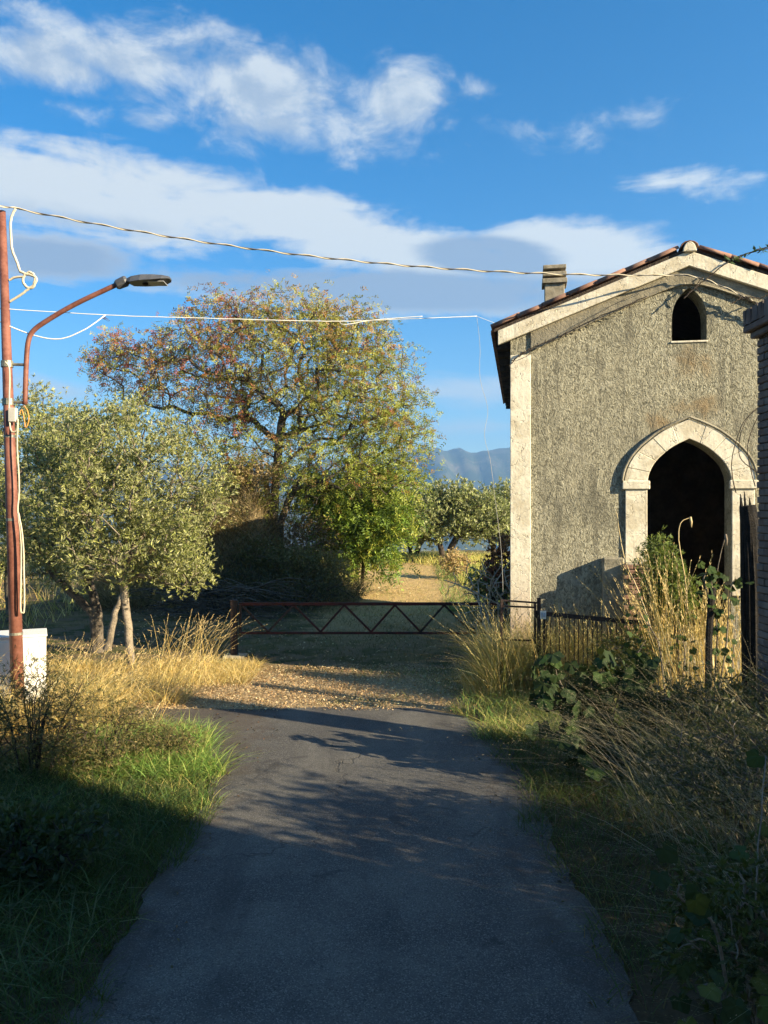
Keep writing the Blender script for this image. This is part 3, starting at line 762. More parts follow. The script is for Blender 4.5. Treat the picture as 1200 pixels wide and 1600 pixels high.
# ------------------------------------------------------------------ white box
wb = empty('utility_cabinet', (at(72, 1100, 10.1)[0], 10.1, 0), R(23.5), 'white utility enclosure behind the base of the rusty pole', 'cabinet')
x1 = 0.0; ztop = CAM_H - 190 / 1250 * 10.05
mb = MB(); mb.box(x1 - 1.35, x1, -.1, .45, .02, ztop - .03); mb.build('cabinet_body', M['whitebox'], wb, bevel=.008)
mb = MB(); mb.box(x1 - 1.37, x1 + .012, -.115, .47, ztop - .028, ztop); mb.build('cabinet_lid', M['whitebox'], wb, bevel=.006)
mb = MB(); mb.box(x1 - 1.33, x1 - .02, -.08, .43, -.08, .018); mb.build('plinth', M['cement'], wb)
mb = MB(); mb.box(x1 - 1.29, x1 - .05, -.112, -.102, .08, ztop - .07); dr = mb.build('cabinet_door', M['whitebox'], wb, bevel=.004)
mb = MB(); mb.box(x1 - .68, x1 - .675, -.114, -.1125, .08, ztop - .07); mb.build('door_seam', M['iron'], dr)
mb = MB(); mb.box(x1 - .75, x1 - .72, -.135, -.113, .45, .60); mb.build('handle', M['plastic'], dr, bevel=.004)

# ------------------------------------------------------------------ barrier gate
GD = 13.3
bx0 = at(366, 1025, GD)[0]
bg_ = empty('barrier_gate', (bx0, GD, 0), 0, 'long dark red steel barrier gate with zigzag truss across the track', 'gate')
gxx = lambda u: (u - 600) / 1250 * GD - bx0
zt, zb = CAM_H - 143.5 / 1250 * GD, CAM_H - 189 / 1250 * GD
mb = MB(); mb.box(-.055, .055, -.055, .055, -.2, CAM_H - 137 / 1250 * GD); mb.build('gate_post', M['iron'], bg_, bevel=.005)
mb = MB(); mb.box(-.16, .20, -.18, .16, -.1, .03); mb.build('post_footing', M['cement'], bg_, bevel=.01)
xa, xb = gxx(374), gxx(783)
mb = MB(); mb.bar((xa, 0, zt), (xb, 0, zt), .05, .05); mb.build('top_rail', M['red'], bg_, bevel=.004)
mb = MB(); mb.bar((xa, 0, zb), (xb, 0, zb), .04, .04); mb.build('bottom_rail', M['red'], bg_, bevel=.004)
for u_, a_ in ((375.5, 0), (783, 0)):
    mb = MB(); mb.bar((gxx(u_), 0, zb - .05 if u_ < 400 else zb - .3), (gxx(u_), 0, zt + .022), .045, .046); mb.build('end_upright', M['iron'], bg_)
tops = [378, 459, 538, 617, 694, 772]; bots = [419, 501, 580, 657, 736]
for i in range(5):
    for a_, b_, za, zc in ((tops[i], bots[i], zt - .02, zb + .02), (bots[i], tops[i + 1], zb + .02, zt - .02)):
        mid = 470 < (a_ + b_) / 2 < 640
        mb = MB(); mb.bar((gxx(a_), 0, za), (gxx(b_), 0, zc), .034, .03)
        ob = mb.build('brace', M['red'] if mid else M['iron'], bg_)
mb = MB(); mb.box(xb + .02, xb + .10, -.05, .05, -.2, zt + .06); mb.build('gate_post', M['iron'], bg_)

# ------------------------------------------------------------------ small frame gate and railing
FD = 10.3
sgx = at(784, 1085, FD)[0]
fg = empty('frame_gate', (sgx, FD, 0), 0, 'narrow rusty open frame gate standing in tall yellow grass', 'gate')
q = lambda u: (u - 600) / 1250 * FD - sgx
zz = lambda v: CAM_H - (v - 800) / 1250 * FD
for u_, ww, v_ in ((784, .032, 936), (836, .024, 942), (842, .045, 934)):
    mb = MB(); mb.bar((q(u_), 0, -.1), (q(u_), 0, zz(v_)), ww, .04); mb.build('upright', M['iron'], fg)
for v_, a_, b_, dz in ((938, 784, 842, 4), (947, 786, 836, 2), (999, 786, 836, 2), (1060, 786, 836, 3)):
    mb = MB(); mb.bar((q(a_), -.003, zz(v_)), (q(b_), -.003, zz(v_ + dz)), .022, .024); mb.build('crossbar', M['iron'], fg)
for v_ in (960, 1030):
    mb = MB(); mb.tube([(q(842) + .0, 0, zz(v_ + 6)), (q(842), 0, zz(v_ - 6))], .034, 8); mb.build('hinge', M['iron'], fg)
RD = 10.2
rl = empty('railing', (at(850, 1080, RD)[0], RD, 0), 0, 'low iron railing of thin upright rods beside the frame gate', 'railing')
rx = rl.location.x
RA = Vector(at(851, 959, RD)) - Vector((rx, RD, 0)); RB = Vector(at(1010, 974, RD - .45)) - Vector((rx, RD, 0))
mb = MB(); mb.bar(RA, RB, .055, .03); mb.build('top_rail', M['iron'], rl)
mb = MB(); mb.bar(RA - Vector((0, 0, .9)), RB - Vector((0, 0, .9)), .03, .02); mb.build('bottom_rail', M['iron'], rl)
rod = MB(); rod.tube([(0, 0, -1.12), (0, 0, -.02)], .0062, 6); rod0 = rod.build('rod', M['iron'], rl)
for i in range(21):
    f = .02 + i / 21 * .97
    ob = rod0 if i == 0 else linkmesh('rod', rod0.data, rl)
    ob.location = RA.lerp(RB, f) + Vector((random.uniform(-.006, .006), 0, 0)); ob.rotation_euler = (0, random.uniform(-.015, .015), 0)
mb = MB(); mb.bar((RA.x - .005, 0, -.1), (RA.x - .005, 0, RA.z + .04), .03, .03); mb.build('rail_post', M['iron'], rl)
mb = MB(); c_ = Vector(at(848, 960, RD)) - Vector((rx, RD, 0)); mb.box(c_.x - .038, c_.x + .038, -.035, -.028, c_.z - .055, c_.z + .05); tg = mb.build('tag_plate', M['whitebox'], rl, bevel=.002)
mb = MB(); mb.box(c_.x - .026, c_.x + .026, -.0375, -.0355, c_.z - .03, c_.z + .025); mb.build('tag_print', M['tagblue'], tg)

# ------------------------------------------------------------------ brick pillar at right
px0 = 3.17; PY = 7.0
bp = empty('brick_pillar', (px0 + .36, PY, 0), 0, 'tall shaded brick pillar with jagged tile cap at the right edge', 'pillar')
mb = MB(); mb.box(-.168, .168, -.168, .168, -.2, 3.98); mb.build('mortar_core', M['soil'], bp)
def brickmesh(w_, d_, h_):
    mb = MB(); mb.box(0, w_, 0, d_, 0, h_); return mb
b0 = brickmesh(.235, .12, .058).build('brick', M['brick_dark'], bp, bevel=.006)
firstb = True
for r_ in range(59):
    z_ = .02 + r_ * .0665
    hp = math.pi / 2
    spots = [(-.18, -.18, 0), (.18, -.18, hp), (-.06, -.055, hp), (-.055, .06, 0)] if r_ % 2 else [(-.055, -.18, 0), (-.06, -.18, hp), (.18, -.055, hp), (-.18, .06, 0)]
    for sx, sy, rz in spots:
        ob = b0 if firstb else linkmesh('brick', b0.data, bp); firstb = False
        ob.location = (sx + random.uniform(-.006, .006), sy + random.uniform(-.008, .006), z_); ob.rotation_euler = (0, 0, rz + random.uniform(-.02, .02))
mb = MB(); mb.box(-.225, .225, -.225, .225, 3.96, 4.015); mb.build('cap_slab', M['brick_dark'], bp, bevel=.01)
mb = MB(); mb.box(-.27, .27, -.27, .27, 4.018, 4.08); mb.build('cap_slab', M['brick_dark'], bp, bevel=.01)
ct = brickmesh(.034, .10, .14).build('cap_tile', M['brick_dark'], bp)
for i in range(14):
    for j in (0, 1):
        ob = ct if (i == 0 and j == 0) else linkmesh('cap_tile', ct.data, bp)
        if j == 0: ob.location = (-.27 + i * .038, -.27, 4.082); ob.rotation_euler = (random.uniform(-.1, .1), random.uniform(-.08, .08), 0)
        else: ob.location = (-.17, -.27 + i * .038, 4.082); ob.rotation_euler = (random.uniform(-.08, .08), random.uniform(-.1, .1), math.pi / 2)
mb = MB(); mb.box(-.16, .26, -.16, .26, 4.082, 4.20); mb.build('cap_fill', M['soil'], bp, bevel=.02)

# charred post
cp = MB(); base_ = Vector(at(1178, 1090, 8.2)); 
secs = [(1178, 1090, .095), (1176, 1000, .10), (1175, 900, .10), (1172, 820, .095), (1168, 790, .08)]
P = [Vector(at(u, v, 8.2)) for u, v, r_ in secs]; P[0].z = 0
cp.tube(P, [s_[2] for s_ in secs], 11)
for du, v_, r_ in ((-10, 772, .016), (-4, 768, .012), (4, 778, .015), (10, 800, .014)):
    cp.tube([Vector(at(1169 + du, 800, 8.2)), Vector(at(1167 + du, v_, 8.2))], [r_ * 1.6, .004], 5)
for i in range(11):   # long splinters give the furrowed face
    a_ = i * .571; r_ = .094
    cp.tube([Vector(at(1177, 1080, 8.2)) + Vector((math.cos(a_) * r_, math.sin(a_) * r_, 0)), Vector(at(1175, 920, 8.2)) + Vector((math.cos(a_) * r_, math.sin(a_) * r_, 0)), Vector(at(1170, 805, 8.2)) + Vector((math.cos(a_) * r_ * .85, math.sin(a_) * r_ * .85, 0))], [.014, .018, .006], 5)
tag(cp.build('charred_post', M['char']), 'thick blackened splintered wooden post beside the brick pillar', 'post')

# ------------------------------------------------------------------ vegetation generators
def unit(v): return v / np.maximum(np.linalg.norm(v, axis=-1, keepdims=True), 1e-9)
def rdir(n, up=0.0):
    v = rng.normal(size=(n, 3)); v[:, 2] += up; return unit(v)
def leafquads(P, D, N, L, W_):
    S = unit(np.cross(D, N)); L = L[:, None]; W_ = W_[:, None]
    v = np.stack([P, P + D * L * .45 + S * W_ * .5, P + D * L, P + D * L * .45 - S * W_ * .5], 1)
    n = len(P); f = np.arange(n * 4).reshape(n, 4)
    return v.reshape(-1, 3), f
def jit(c, n, s=.25, s2=.06):
    c = np.asarray(c, float); b = np.exp(rng.normal(0, s, (n, 1))); return np.clip(c * b * np.exp(rng.normal(0, s2, (n, 3))), .003, .9)
def blades(x, y, z, h, w_, lean, curl, col, segs=3, az=None, tipcol=None):
    n = len(x); az = rng.uniform(0, 2 * np.pi, n) if az is None else az
    d = np.stack([np.cos(az), np.sin(az), 0 * az], -1)
    face = rng.uniform(0, 2 * np.pi, n); s = np.stack([np.cos(face), np.sin(face), 0 * face], -1)
    P = np.stack([x, y, z], -1); rows = []
    for k in range(segs + 1):
        f = k / segs
        off = (lean * f + curl * f * f) * h
        zz_ = h * f * (1 - .35 * np.clip(curl, 0, 1.5) * f * f)
        c = P + d * off[:, None] + np.stack([0 * h, 0 * h, zz_], -1)
        if k < segs:
            ww = (w_ * (1 - f * .75))[:, None] * .5
            rows += [c - s * ww, c + s * ww]
        else: rows.append(c)
    m_ = 2 * segs + 1
    V = np.stack(rows, 1).reshape(-1, 3); b = (np.arange(n) * m_)[:, None]
    q = [b + np.array([[2 * k, 2 * k + 1, 2 * k + 3, 2 * k + 2]]) for k in range(segs - 1)]
    t_ = b + np.array([[2 * segs - 2, 2 * segs - 1, 2 * segs]])
    C = np.repeat(col, m_, 0)
    return V, ([np.concatenate(q)] if q else []) + [t_], C
def scatter(n, x0, x1, y0, y1, keep=None, clump=None):
    x = rng.uniform(x0, x1, n); y = rng.uniform(y0, y1, n)
    if clump:
        d_ = vnoise(x, y, clump) + .5 * vnoise(x, y, clump * 3.1, 5)
        k = rng.uniform(-1.1, .9, n) < d_; x, y = x[k], y[k]
    if keep is not None: k = keep(x, y); x, y = x[k], y[k]
    return x, y
def field(name, n, box, h, w_, lean, curl, cols, segs=3, keep=None, clump=None, az=None, azs=1.0, mat='blade', zf=None, hf=None, label=None, cat='grass'):
    x, y = scatter(n, *box, keep=keep, clump=clump); n = len(x)
    H = rng.uniform(h[0], h[1], n) * (hf(x, y) if hf else 1)
    z = (zf or gz)(x, y) - .01
    pick = rng.integers(0, len(cols), n); c = np.array(cols)[pick]; c = np.clip(c * np.exp(rng.normal(0, .22, (n, 1))), .004, .85)
    A_ = None if az is None else rng.normal(az, azs, n)
    V, F, C = blades(x, y, z, H, rng.uniform(.7, 1.3, n) * w_, np.abs(rng.normal(lean, lean * .5 + .01, n)), np.abs(rng.normal(curl, curl * .6 + .01, n)), c, segs, A_)
    return npmesh(name, V, F, M[mat], col=C, kind='stuff', label=label, cat=cat)

GREEN = [(.045, .085, .018), (.06, .10, .025), (.085, .12, .035), (.035, .07, .015)]
BRIGHT = [(.14, .28, .05), (.19, .34, .08), (.23, .33, .08), (.32, .35, .10)]
GOLD = [(.62, .45, .15), (.70, .54, .23), (.52, .36, .11), (.74, .60, .32), (.42, .34, .10)]
OLIVEY = [(.40, .37, .11), (.50, .43, .15), (.30, .32, .08), (.60, .48, .20), (.22, .25, .06)]
STRAW = [(.33, .29, .19), (.40, .35, .24), (.25, .23, .15), (.18, .19, .10)]

edgeL = lambda x, y: x < -1.41 + .10 * np.sin(y * 2.3) + .06 * np.sin(y * 7.1) - np.clip(y - 7.3, 0, 3) * .45
field('verge_grass', 62000, (-5.2, -1.35, 2.3, 7.6), (.06, .20), .006, .35, .6, GREEN, 3, edgeL, .9, label='dark green grass covering the left roadside verge')
field('verge_herbs', 9000, (-5.2, -1.6, 2.3, 7.4), (.12, .30), .012, .45, .9, [(.05, .10, .03), (.08, .13, .05), (.13, .14, .06)], 3, edgeL, 1.6, label='taller herbs tangled in the left roadside verge')
field('bright_grass', 9500, (-3.0, -1.4, 6.9, 8.5), (.14, .34), .009, .4, .7, BRIGHT, 3, lambda x, y: edgeL(x, y) & (((x + 2.1) / .85) ** 2 + ((y - 7.75) / .75) ** 2 < 1), label='fresh bright green grass tuft at the left bend of the road')
field('verge_edge_grass', 5000, (-3.2, -1.35, 6.2, 8.8), (.06, .18), .006, .5, .7, OLIVEY + BRIGHT, 3, edgeL, label='short mixed grass along the left road edge')
goldk = lambda x, y: ~((x < -.405 * y) & (y > 8.7) & (y < 10.4)) & (y > 7.8 + (x + 5) * .35) & (x < -2.3) & ~((x > -3.15) & (y > 8.9) & (y < 9.95)) & ((y < 9.9) | (x < -2.4))
field('golden_grass', 36000, (-5.3, -2.5, 7.5, 12.6), (.25, .62), .008, .45, .8, GOLD, 3, goldk, 1.1, az=-.3, azs=1.5, mat='straw', label='golden dry grass between the white cabinet and the olive tree', hf=lambda x, y: np.clip(1.1 - .35 * sstep(x, -3.6, -2.5), .3, 2) * (1 - .68 * sstep(y, 9.8, 11.2)))
field('golden_fringe', 9000, (-3.6, -1.9, 11.0, 12.6), (.08, .26), .006, .5, .8, GOLD, 2, None, 1.3, mat='straw', label='short dry grass fringe in front of the shaded yard')
field('yard_grass', 26000, (-11, 2.2, 12.0, 21.0), (.04, .13), .009, .4, .5, [(.06, .08, .03), (.09, .09, .04), (.14, .12, .05), (.18, .14, .07)], 2, None, .7, label='thin short grass over the shaded yard behind the barrier')
field('yard_front_grass', 9000, (-1.2, 1.9, 9.9, 12.2), (.03, .12), .006, .5, .6, OLIVEY + GREEN, 2, lambda x, y: x > -.2 + .6 * np.sin(y * 3), 1.4, label='patchy low grass at the right end of the leaf strewn strip')
field('fence_grass', 46000, (1.0, 4.2, 9.5, 11.2), (.5, 1.12), .007, .22, .5, OLIVEY + GOLD, 3, lambda x, y: ((y > 10.28) | (x < 1.5)) & (x > 1.25 + .25 * np.sin(y * 4) + np.abs(y - 10.3) * .2) & (y < 10.95 - (x - 1.7) * .17 + .4), 1.6, mat='straw', label='tall yellow green grass growing through the railing', hf=lambda x, y: .45 + .62 * sstep(x, 1.15, 1.75))
field('fence_foot_grass', 15000, (.75, 3.2, 8.4, 10.2), (.08, .30), .007, .45, .7, OLIVEY + BRIGHT, 3, lambda x, y: x > 1.05 + (y - 9.5) * -.05 + .15 * np.sin(y * 5) - .1 * (y > 9.4), 1.4, label='low mixed grass at the foot of the railing')
field('right_verge_grass', 46000, (1.02, 4.0, 2.3, 8.9), (.06, .24), .006, .4, .7, GREEN + [(.10, .10, .045), (.16, .13, .07)], 3, lambda x, y: x > 1.13 + .08 * np.sin(y * 2.9) + .05 * np.sin(y * 8), .9, label='dark grass covering the right roadside verge')
field('path_grass', 34000, (-3.5, 7.5, 24.0, 37), (.20, .50), .016, .25, .5, [(.62, .54, .15), (.50, .50, .12), (.68, .56, .22), (.34, .40, .08)], 2, lambda x, y: (y > 29.0 + 1.2 * np.sin(x * 1.7)) | (x > 2.3 + (y - 24) * .06) | (x < -.9), .5, mat='straw', label='sunlit yellow grass at the far end of the track')
field('path_side_grass', 14000, (1.0, 4.2, 19.0, 31), (.07, .26), .012, .4, .5, BRIGHT + GREEN, 2, lambda x, y: x > 1.55 + (y - 20) * .03, .9, label='green grass strip right of the sunlit track')
field('left_field_grass', 22000, (-34, -7, 16.5, 40), (.25, .55), .02, .3, .5, GOLD + OLIVEY, 2, None, .35, mat='straw', label='dry grass field far left beyond the olive trees')

field('path_straw', 16000, (-2.2, 2.6, 18.5, 30.5), (.02, .11), .012, .8, .8, [(.62, .46, .2), (.5, .36, .15), (.4, .34, .12), (.25, .28, .07)], 2, None, .9, mat='straw', label='trampled golden straw on the sunlit track')
# fallen dry leaves
def litter(name, n, box, size, cols, keep=None, label=None):
    x, y = scatter(n, *box, keep=keep); n = len(x)
    N = unit(np.stack([rng.normal(0, .35, n), rng.normal(0, .35, n), np.ones(n)], -1)); D = unit(np.cross(N, rdir(n)))
    P = np.stack([x, y, gz(x, y) + .012 + rng.uniform(0, .02, n)], -1)
    Lh = rng.uniform(size[0], size[1], n)
    V, F = leafquads(P, D, N, Lh, Lh * rng.uniform(.4, .75, n)); V[1::4, 2] += .008; V[3::4, 2] += .008
    C = np.repeat(np.clip(np.array(cols)[rng.integers(0, len(cols), n)] * np.exp(rng.normal(0, .25, (n, 1))), .01, .85), 4, 0)
    npmesh(name, V, F, M['straw'], col=C, kind='stuff', label=label, cat='leaves')
DRYL = [(.58, .42, .22), (.70, .55, .33), (.44, .28, .14), (.62, .46, .26), (.34, .20, .10)]
litter('fallen_leaves', 26000, (-5, 1.4, 9.62, 12.5), (.014, .042), DRYL, lambda x, y: (y > 9.72 + .1 * np.sin(x * 5) + .25 * rng.uniform(-1, 1, len(x)) ** 3) & (rng.uniform(0, 1, len(x)) < 1.15 - sstep(x, -1.2, 1.2) * .8), 'dry fallen leaves strewn along the far edge of the asphalt')
litter('road_edge_leaves', 1300, (-2.0, 1.9, 2.5, 9.6), (.015, .045), [(.10, .055, .035), (.14, .08, .05), (.06, .04, .03), (.10, .08, .045)], lambda x, y: (np.abs(x + .12) > 1.12 + .25 * rng.uniform(-1, 1, len(x))) , 'small brown leaves and debris along the asphalt edges')
litter('path_litter', 2500, (-6, 3, 12.5, 24), (.03, .07), DRYL[:3], None, 'scattered leaves on the shaded track behind the barrier')
# the loose leaf curl bottom left
# ------------------------------------------------------------------ stalks with seed heads
def stalks(name, n, box, h, lean, curl, col, headcol, headlen=.28, hw=.018, az=0., azs=1., keep=None, label=None, mat='straw', w_=.004, nhead=14, cat='grass', hf=None, clump=None):
    x, y = scatter(n, *box, keep=keep, clump=clump); n = len(x); H = rng.uniform(h[0], h[1], n) * (hf(x, y) if hf else 1); z = gz(x, y) - .01
    A_ = rng.normal(az, azs, n); le = np.abs(rng.normal(lean, .12, n)); cu = np.abs(rng.normal(curl, curl * .5 + .01, n))
    c = np.clip(np.array(col)[rng.integers(0, len(col), n)] * np.exp(rng.normal(0, .2, (n, 1))), .01, .85)
    V, F, C = blades(x, y, z, H, np.full(n, w_), le, cu, c, 4, A_)
    # heads
    d = np.stack([np.cos(A_), np.sin(A_), 0 * A_], -1)
    def pt(f):
        return np.stack([x, y, z], -1) + d * ((le * f + cu * f * f) * H)[:, None] + np.stack([0 * H, 0 * H, H * f * (1 - .35 * np.clip(cu, 0, 1.5) * f * f)], -1)
    Vs, Fs, Cs = [V], list(F), [C]; off = len(V)
    for k in range(nhead):
        f = 1 - headlen * k / nhead
        P = pt(f); T = unit(pt(f + .02) - pt(f - .02)); D = unit(T + rdir(n) * .35); 
        v, ff = leafquads(P, D, rdir(n), rng.uniform(.6, 1.3, n) * hw * 2.2, np.full(n, hw * .5))
        Vs.append(v); Fs.append(ff + off); off += len(v); Cs.append(np.repeat(np.clip(np.array(headcol) * np.exp(rng.normal(0, .2, (n, 1))), .01, .85), 4, 0))
    npmesh(name, np.concatenate(Vs), Fs, M[mat], col=np.concatenate(Cs), kind='stuff', label=label, cat=cat)
stalks('door_reeds', 400, (3.12, 4.3, 8.9, 9.9), (1.15, 2.05), .10, .12, GOLD, (.55, .44, .22), .25, .02, 3.2, 1.2, label='tall golden reeds standing in front of the chapel doorway', w_=.010, hf=lambda x, y: .72 + .28 * np.exp(-((x - 3.3) / .35) ** 2))
stalks('fence_stalks', 420, (1.3, 3.6, 9.9, 10.7), (.8, 1.35), .16, .2, OLIVEY + GOLD, (.48, .40, .18), .25, .014, 3.2, 1.4, label='seeding grass stalks rising above the railing', w_=.006)
stalks('verge_stalks', 1500, (1.9, 3.9, 3.4, 7.4), (.7, 1.35), .35, .75, STRAW, (.26, .22, .14), .30, .006, 2.9, .75, label='long arching dry grass stalks leaning over the right verge', w_=.0045, keep=lambda x, y: x > 2.0 + .2 * np.sin(y * 3))
stalks('near_grass_heads', 420, (1.75, 2.6, 2.5, 4.2), (.35, .85), .35, .75, STRAW, (.24, .23, .12), .30, .006, 2.6, .9, label='drooping seed heads in the near right corner', w_=.004, keep=lambda x, y: x > 1.5 + (y - 2.5) * .15)
stalks('left_bank_stalks', 600, (-5.2, -2.5, 8.3, 12.3), (.55, 1.0), .3, .35, GOLD, (.6, .46, .22), .25, .012, .3, 1.2, label='golden seeding stalks around the olive trunk', w_=.006, keep=goldk, hf=lambda x, y: 1 - .45 * sstep(y, 9.8, 11.2))
stalks('yard_edge_stalks', 110, (-3.4, -2.6, 11.6, 12.5), (.6, .95), .25, .35, GOLD, (.6, .46, .22), .2, .012, .3, 1.0, label='few tall dry stalks at the corner of the shaded yard', w_=.006)

# ------------------------------------------------------------------ trees
def tubes(chains, sides=6):
    Vs, Fs, off = [], [], 0
    for P, r_ in chains:
        P = np.asarray(P, float); k = len(P)
        if k < 2: continue
        T = np.gradient(P, axis=0); T = unit(T)
        ref = np.array([.31, .17, .94]) if abs(T[0][2]) < .8 else np.array([.95, .2, .1])
        A_ = unit(np.cross(T, ref)); B_ = np.cross(T, A_)
        th = np.arange(sides) * 2 * np.pi / sides
        ring = P[:, None] + r_[:, None, None] * (A_[:, None] * np.cos(th)[None, :, None] + B_[:, None] * np.sin(th)[None, :, None])
        Vs.append(ring.reshape(-1, 3)); I = np.arange(k * sides).reshape(k, sides) + off
        Fs.append(np.stack([I[:-1], np.roll(I[:-1], -1, 1), np.roll(I[1:], -1, 1), I[1:]], -1).reshape(-1, 4)); off += k * sides
    return np.concatenate(Vs), np.concatenate(Fs)
def grow(trunks, attr, rtip, rmax, expo=.5, pen=.35, wobble=.05, seg=.25):
    """trunks: list of point lists (base first).  Returns (trunk chains, branch chains, ends, end dirs)"""
    pos, par, depth = [], [], []
    tr = []
    for t_ in trunks:
        P = np.array([list(p) for p in wob([Vector(p) for p in t_], max(6, len(t_) * 4), .012, len(pos))]); idx = []
        for i, p in enumerate(P):
            idx.append(len(pos)); pos.append(p); par.append(len(pos) - 2 if i else -1); depth.append(0 if i == 0 else depth[-1] + .02)
        tr.append(idx)
    nt = len(pos); start = [i for t_ in tr for i in t_ if i >= t_[0] + len(t_) * .5]
    live = list(start)
    c0 = np.mean([pos[t_[-1]] for t_ in tr], 0)
    order = np.argsort(np.linalg.norm(attr - c0, axis=1)); chains = []
    for i in order:
        p = attr[i]; L = np.array([pos[j] for j in live]); D = np.array([depth[j] for j in live])
        dist = np.linalg.norm(L - p, axis=1) + pen * D + .6 * np.clip(L[:, 2] - p[2], 0, None)
        j = live[int(np.argmin(dist))]; a_ = pos[j]; Ln = np.linalg.norm(p - a_)
        if Ln < .02: continue
        k = max(2, int(Ln / seg)); idx = [j]
        side = rdir(1)[0] * Ln * .10 + np.array([0, 0, Ln * .06])
        for q_ in range(1, k + 1):
            f = q_ / k
            idx.append(len(pos)); pos.append(a_ + (p - a_) * f + side * math.sin(f * math.pi) + rng.normal(0, wobble * Ln / k, 3) * (f < 1))
            par.append(idx[-2]); depth.append(depth[idx[-2]] + Ln / k); live.append(idx[-1])
        chains.append(idx)
    cnt = np.zeros(len(pos)); 
    for ch_ in chains: cnt[ch_[-1]] += 1
    for i in range(len(pos) - 1, -1, -1):
        if par[i] >= 0: cnt[par[i]] += cnt[i]
    cnt = np.maximum(cnt, .6); rad = np.minimum(rtip * cnt ** expo, rmax)
    pos = np.array(pos)
    tc_ = []
    for t_ in tr:
        r_ = np.maximum(rad[t_], rmax * np.linspace(1, .55, len(t_))); r_[0] *= 1.25; tc_.append((pos[t_], r_))
    bc = []
    for ch_ in chains:
        r_ = rad[ch_].copy(); r_[0] = min(r_[0], r_[1] * 1.15); bc.append((pos[ch_], r_))
    ends = np.array([pos[c_[-1]] for c_ in chains]); dirs = unit(np.array([pos[c_[-1]] - pos[c_[-2]] for c_ in chains]))
    mids = np.array([pos[c_[len(c_) // 2]] for c_ in chains])
    return tc_, bc, ends, dirs, mids
def ellipsoids(n, els, fill=.55, inner=.5):
    """points in the union of ellipsoids, mostly in the outer shell; els = (c, r)"""
    out_ = []
    wts = np.array([r_[0] * r_[1] * r_[2] for c_, r_ in els]) ** .75; wts /= wts.sum()
    while len(out_) < n:
        i = rng.choice(len(els), p=wts); c_, r_ = els[i]
        u_ = rdir(1)[0] * rng.uniform(inner, 1) ** fill
        p = np.array(c_) + u_ * np.array(r_)
        out_.append(p)
    return np.array(out_)
def place(root, *arrs): return [a - np.array(root) for a in arrs]
def tree(name, label, base, trunks, els, natt, leaf, bark, rtip, rmax, cat='tree', group=None, colf=None, inner=.45, sides=6, expo=.5, pen=.35):
    root = empty(name, base, 0, label, cat, group); b = np.array(base)
    attr = ellipsoids(natt, els, .6, inner)
    attr = attr[attr[:, 2] > gz(attr[:, 0], attr[:, 1]) + .15]
    tc_, bc, ends, dirs, mids = grow(trunks, attr, rtip, rmax, expo, pen)
    V, F = tubes(tc_, 9); npmesh('trunk', V - b, F, bark, root, smooth=True)
    V, F = tubes(bc, 4 if rtip < .006 else 5); npmesh('branches', V - b, F, bark, root, smooth=True)
    V, F, C = leaf(ends, dirs, mids, els)
    npmesh('crown', V - b, F, tree.mat, root, col=C)
    return root
def olive_leaf(per, spread, L=(.045, .075), Wd=(.010, .017), cols=((.19, .22, .05), (.26, .28, .075), (.37, .38, .12), (.11, .14, .036))):
    def f(ends, dirs, mids, els):
        Ps, Ds = [], []
        for src, frac in ((ends, .72), (mids, .28)):
            n = int(len(ends) * per * frac); i = rng.integers(0, len(src), n)
            # shoots: little lines out of the clump with leaves in pairs along them
            sdir = unit(dirs[i] * .6 + rdir(n, .45)); sl = rng.uniform(.08, .30, n) * spread * 3
            tt = rng.uniform(0, 1, n)
            # quantise to shoots so that leaves line up
            k = 7; m_ = n // k; rep = np.repeat(np.arange(m_), k); sdir = sdir[rep]; ii = i[rep]; o_ = (rng.normal(0, spread, (m_, 3)))[rep]; sl = sl[rep]; tt = np.tile(np.linspace(.1, 1, k), m_)
            Ps.append(src[ii] + o_ + sdir * (sl * tt)[:, None]); Ds.append(unit(sdir + rdir(len(ii)) * .75))
        P = np.concatenate(Ps); D = np.concatenate(Ds); n = len(P)
        V, F = leafquads(P, D, rdir(n, .5), rng.uniform(*L, n), rng.uniform(*Wd, n))
        c = np.array(cols)[rng.integers(0, len(cols), n)] * np.exp(rng.normal(0, .2, (n, 1)))
        return V, F, np.repeat(np.clip(c, .005, .8), 4, 0)
    return f
def pinnate(per, spread, L=.26, leafl=(.04, .07), leafw=(.018, .03), colf=None, nl=6, droop=.25):
    def f(ends, dirs, mids, els):
        m_ = int(len(ends) * per); i = rng.integers(0, len(ends), m_); src = np.where((rng.uniform(0, 1, m_) < .7)[:, None], ends[i], mids[i])
        S = unit(dirs[i] * .5 + rdir(m_, .1)); O = src + rng.normal(0, spread, (m_, 3)); LL = rng.uniform(.6, 1.2, m_) * L
        Ps, Ds, Ns, ci = [], [], [], []
        side = unit(np.cross(S, rdir(m_)))
        for k in range(nl):
            f_ = (k + 1) / nl; base_ = O + S * (LL * f_)[:, None] + np.array([0, 0, -1]) * (droop * LL * f_ * f_)[:, None]
            for sg in (-1, 1):
                Ps.append(base_); Ds.append(unit(side * sg + S * .6 + rng.normal(0, .25, (m_, 3)))); Ns.append(unit(np.cross(side, S) + rng.normal(0, .35, (m_, 3)))); ci.append(np.arange(m_))
        P = np.concatenate(Ps); D = np.concatenate(Ds); N = np.concatenate(Ns); n = len(P)
        V, F = leafquads(P, D, N, rng.uniform(*leafl, n), rng.uniform(*leafw, n))
        c = colf(O)[np.concatenate(ci)] * np.exp(rng.normal(0, .2, (n, 1)))
        return V, F, np.repeat(np.clip(c, .005, .8), 4, 0)
    return f
def pal(cols, w_=None):
    cols = np.array(cols)
    return lambda P: cols[rng.choice(len(cols), len(P), p=w_)]

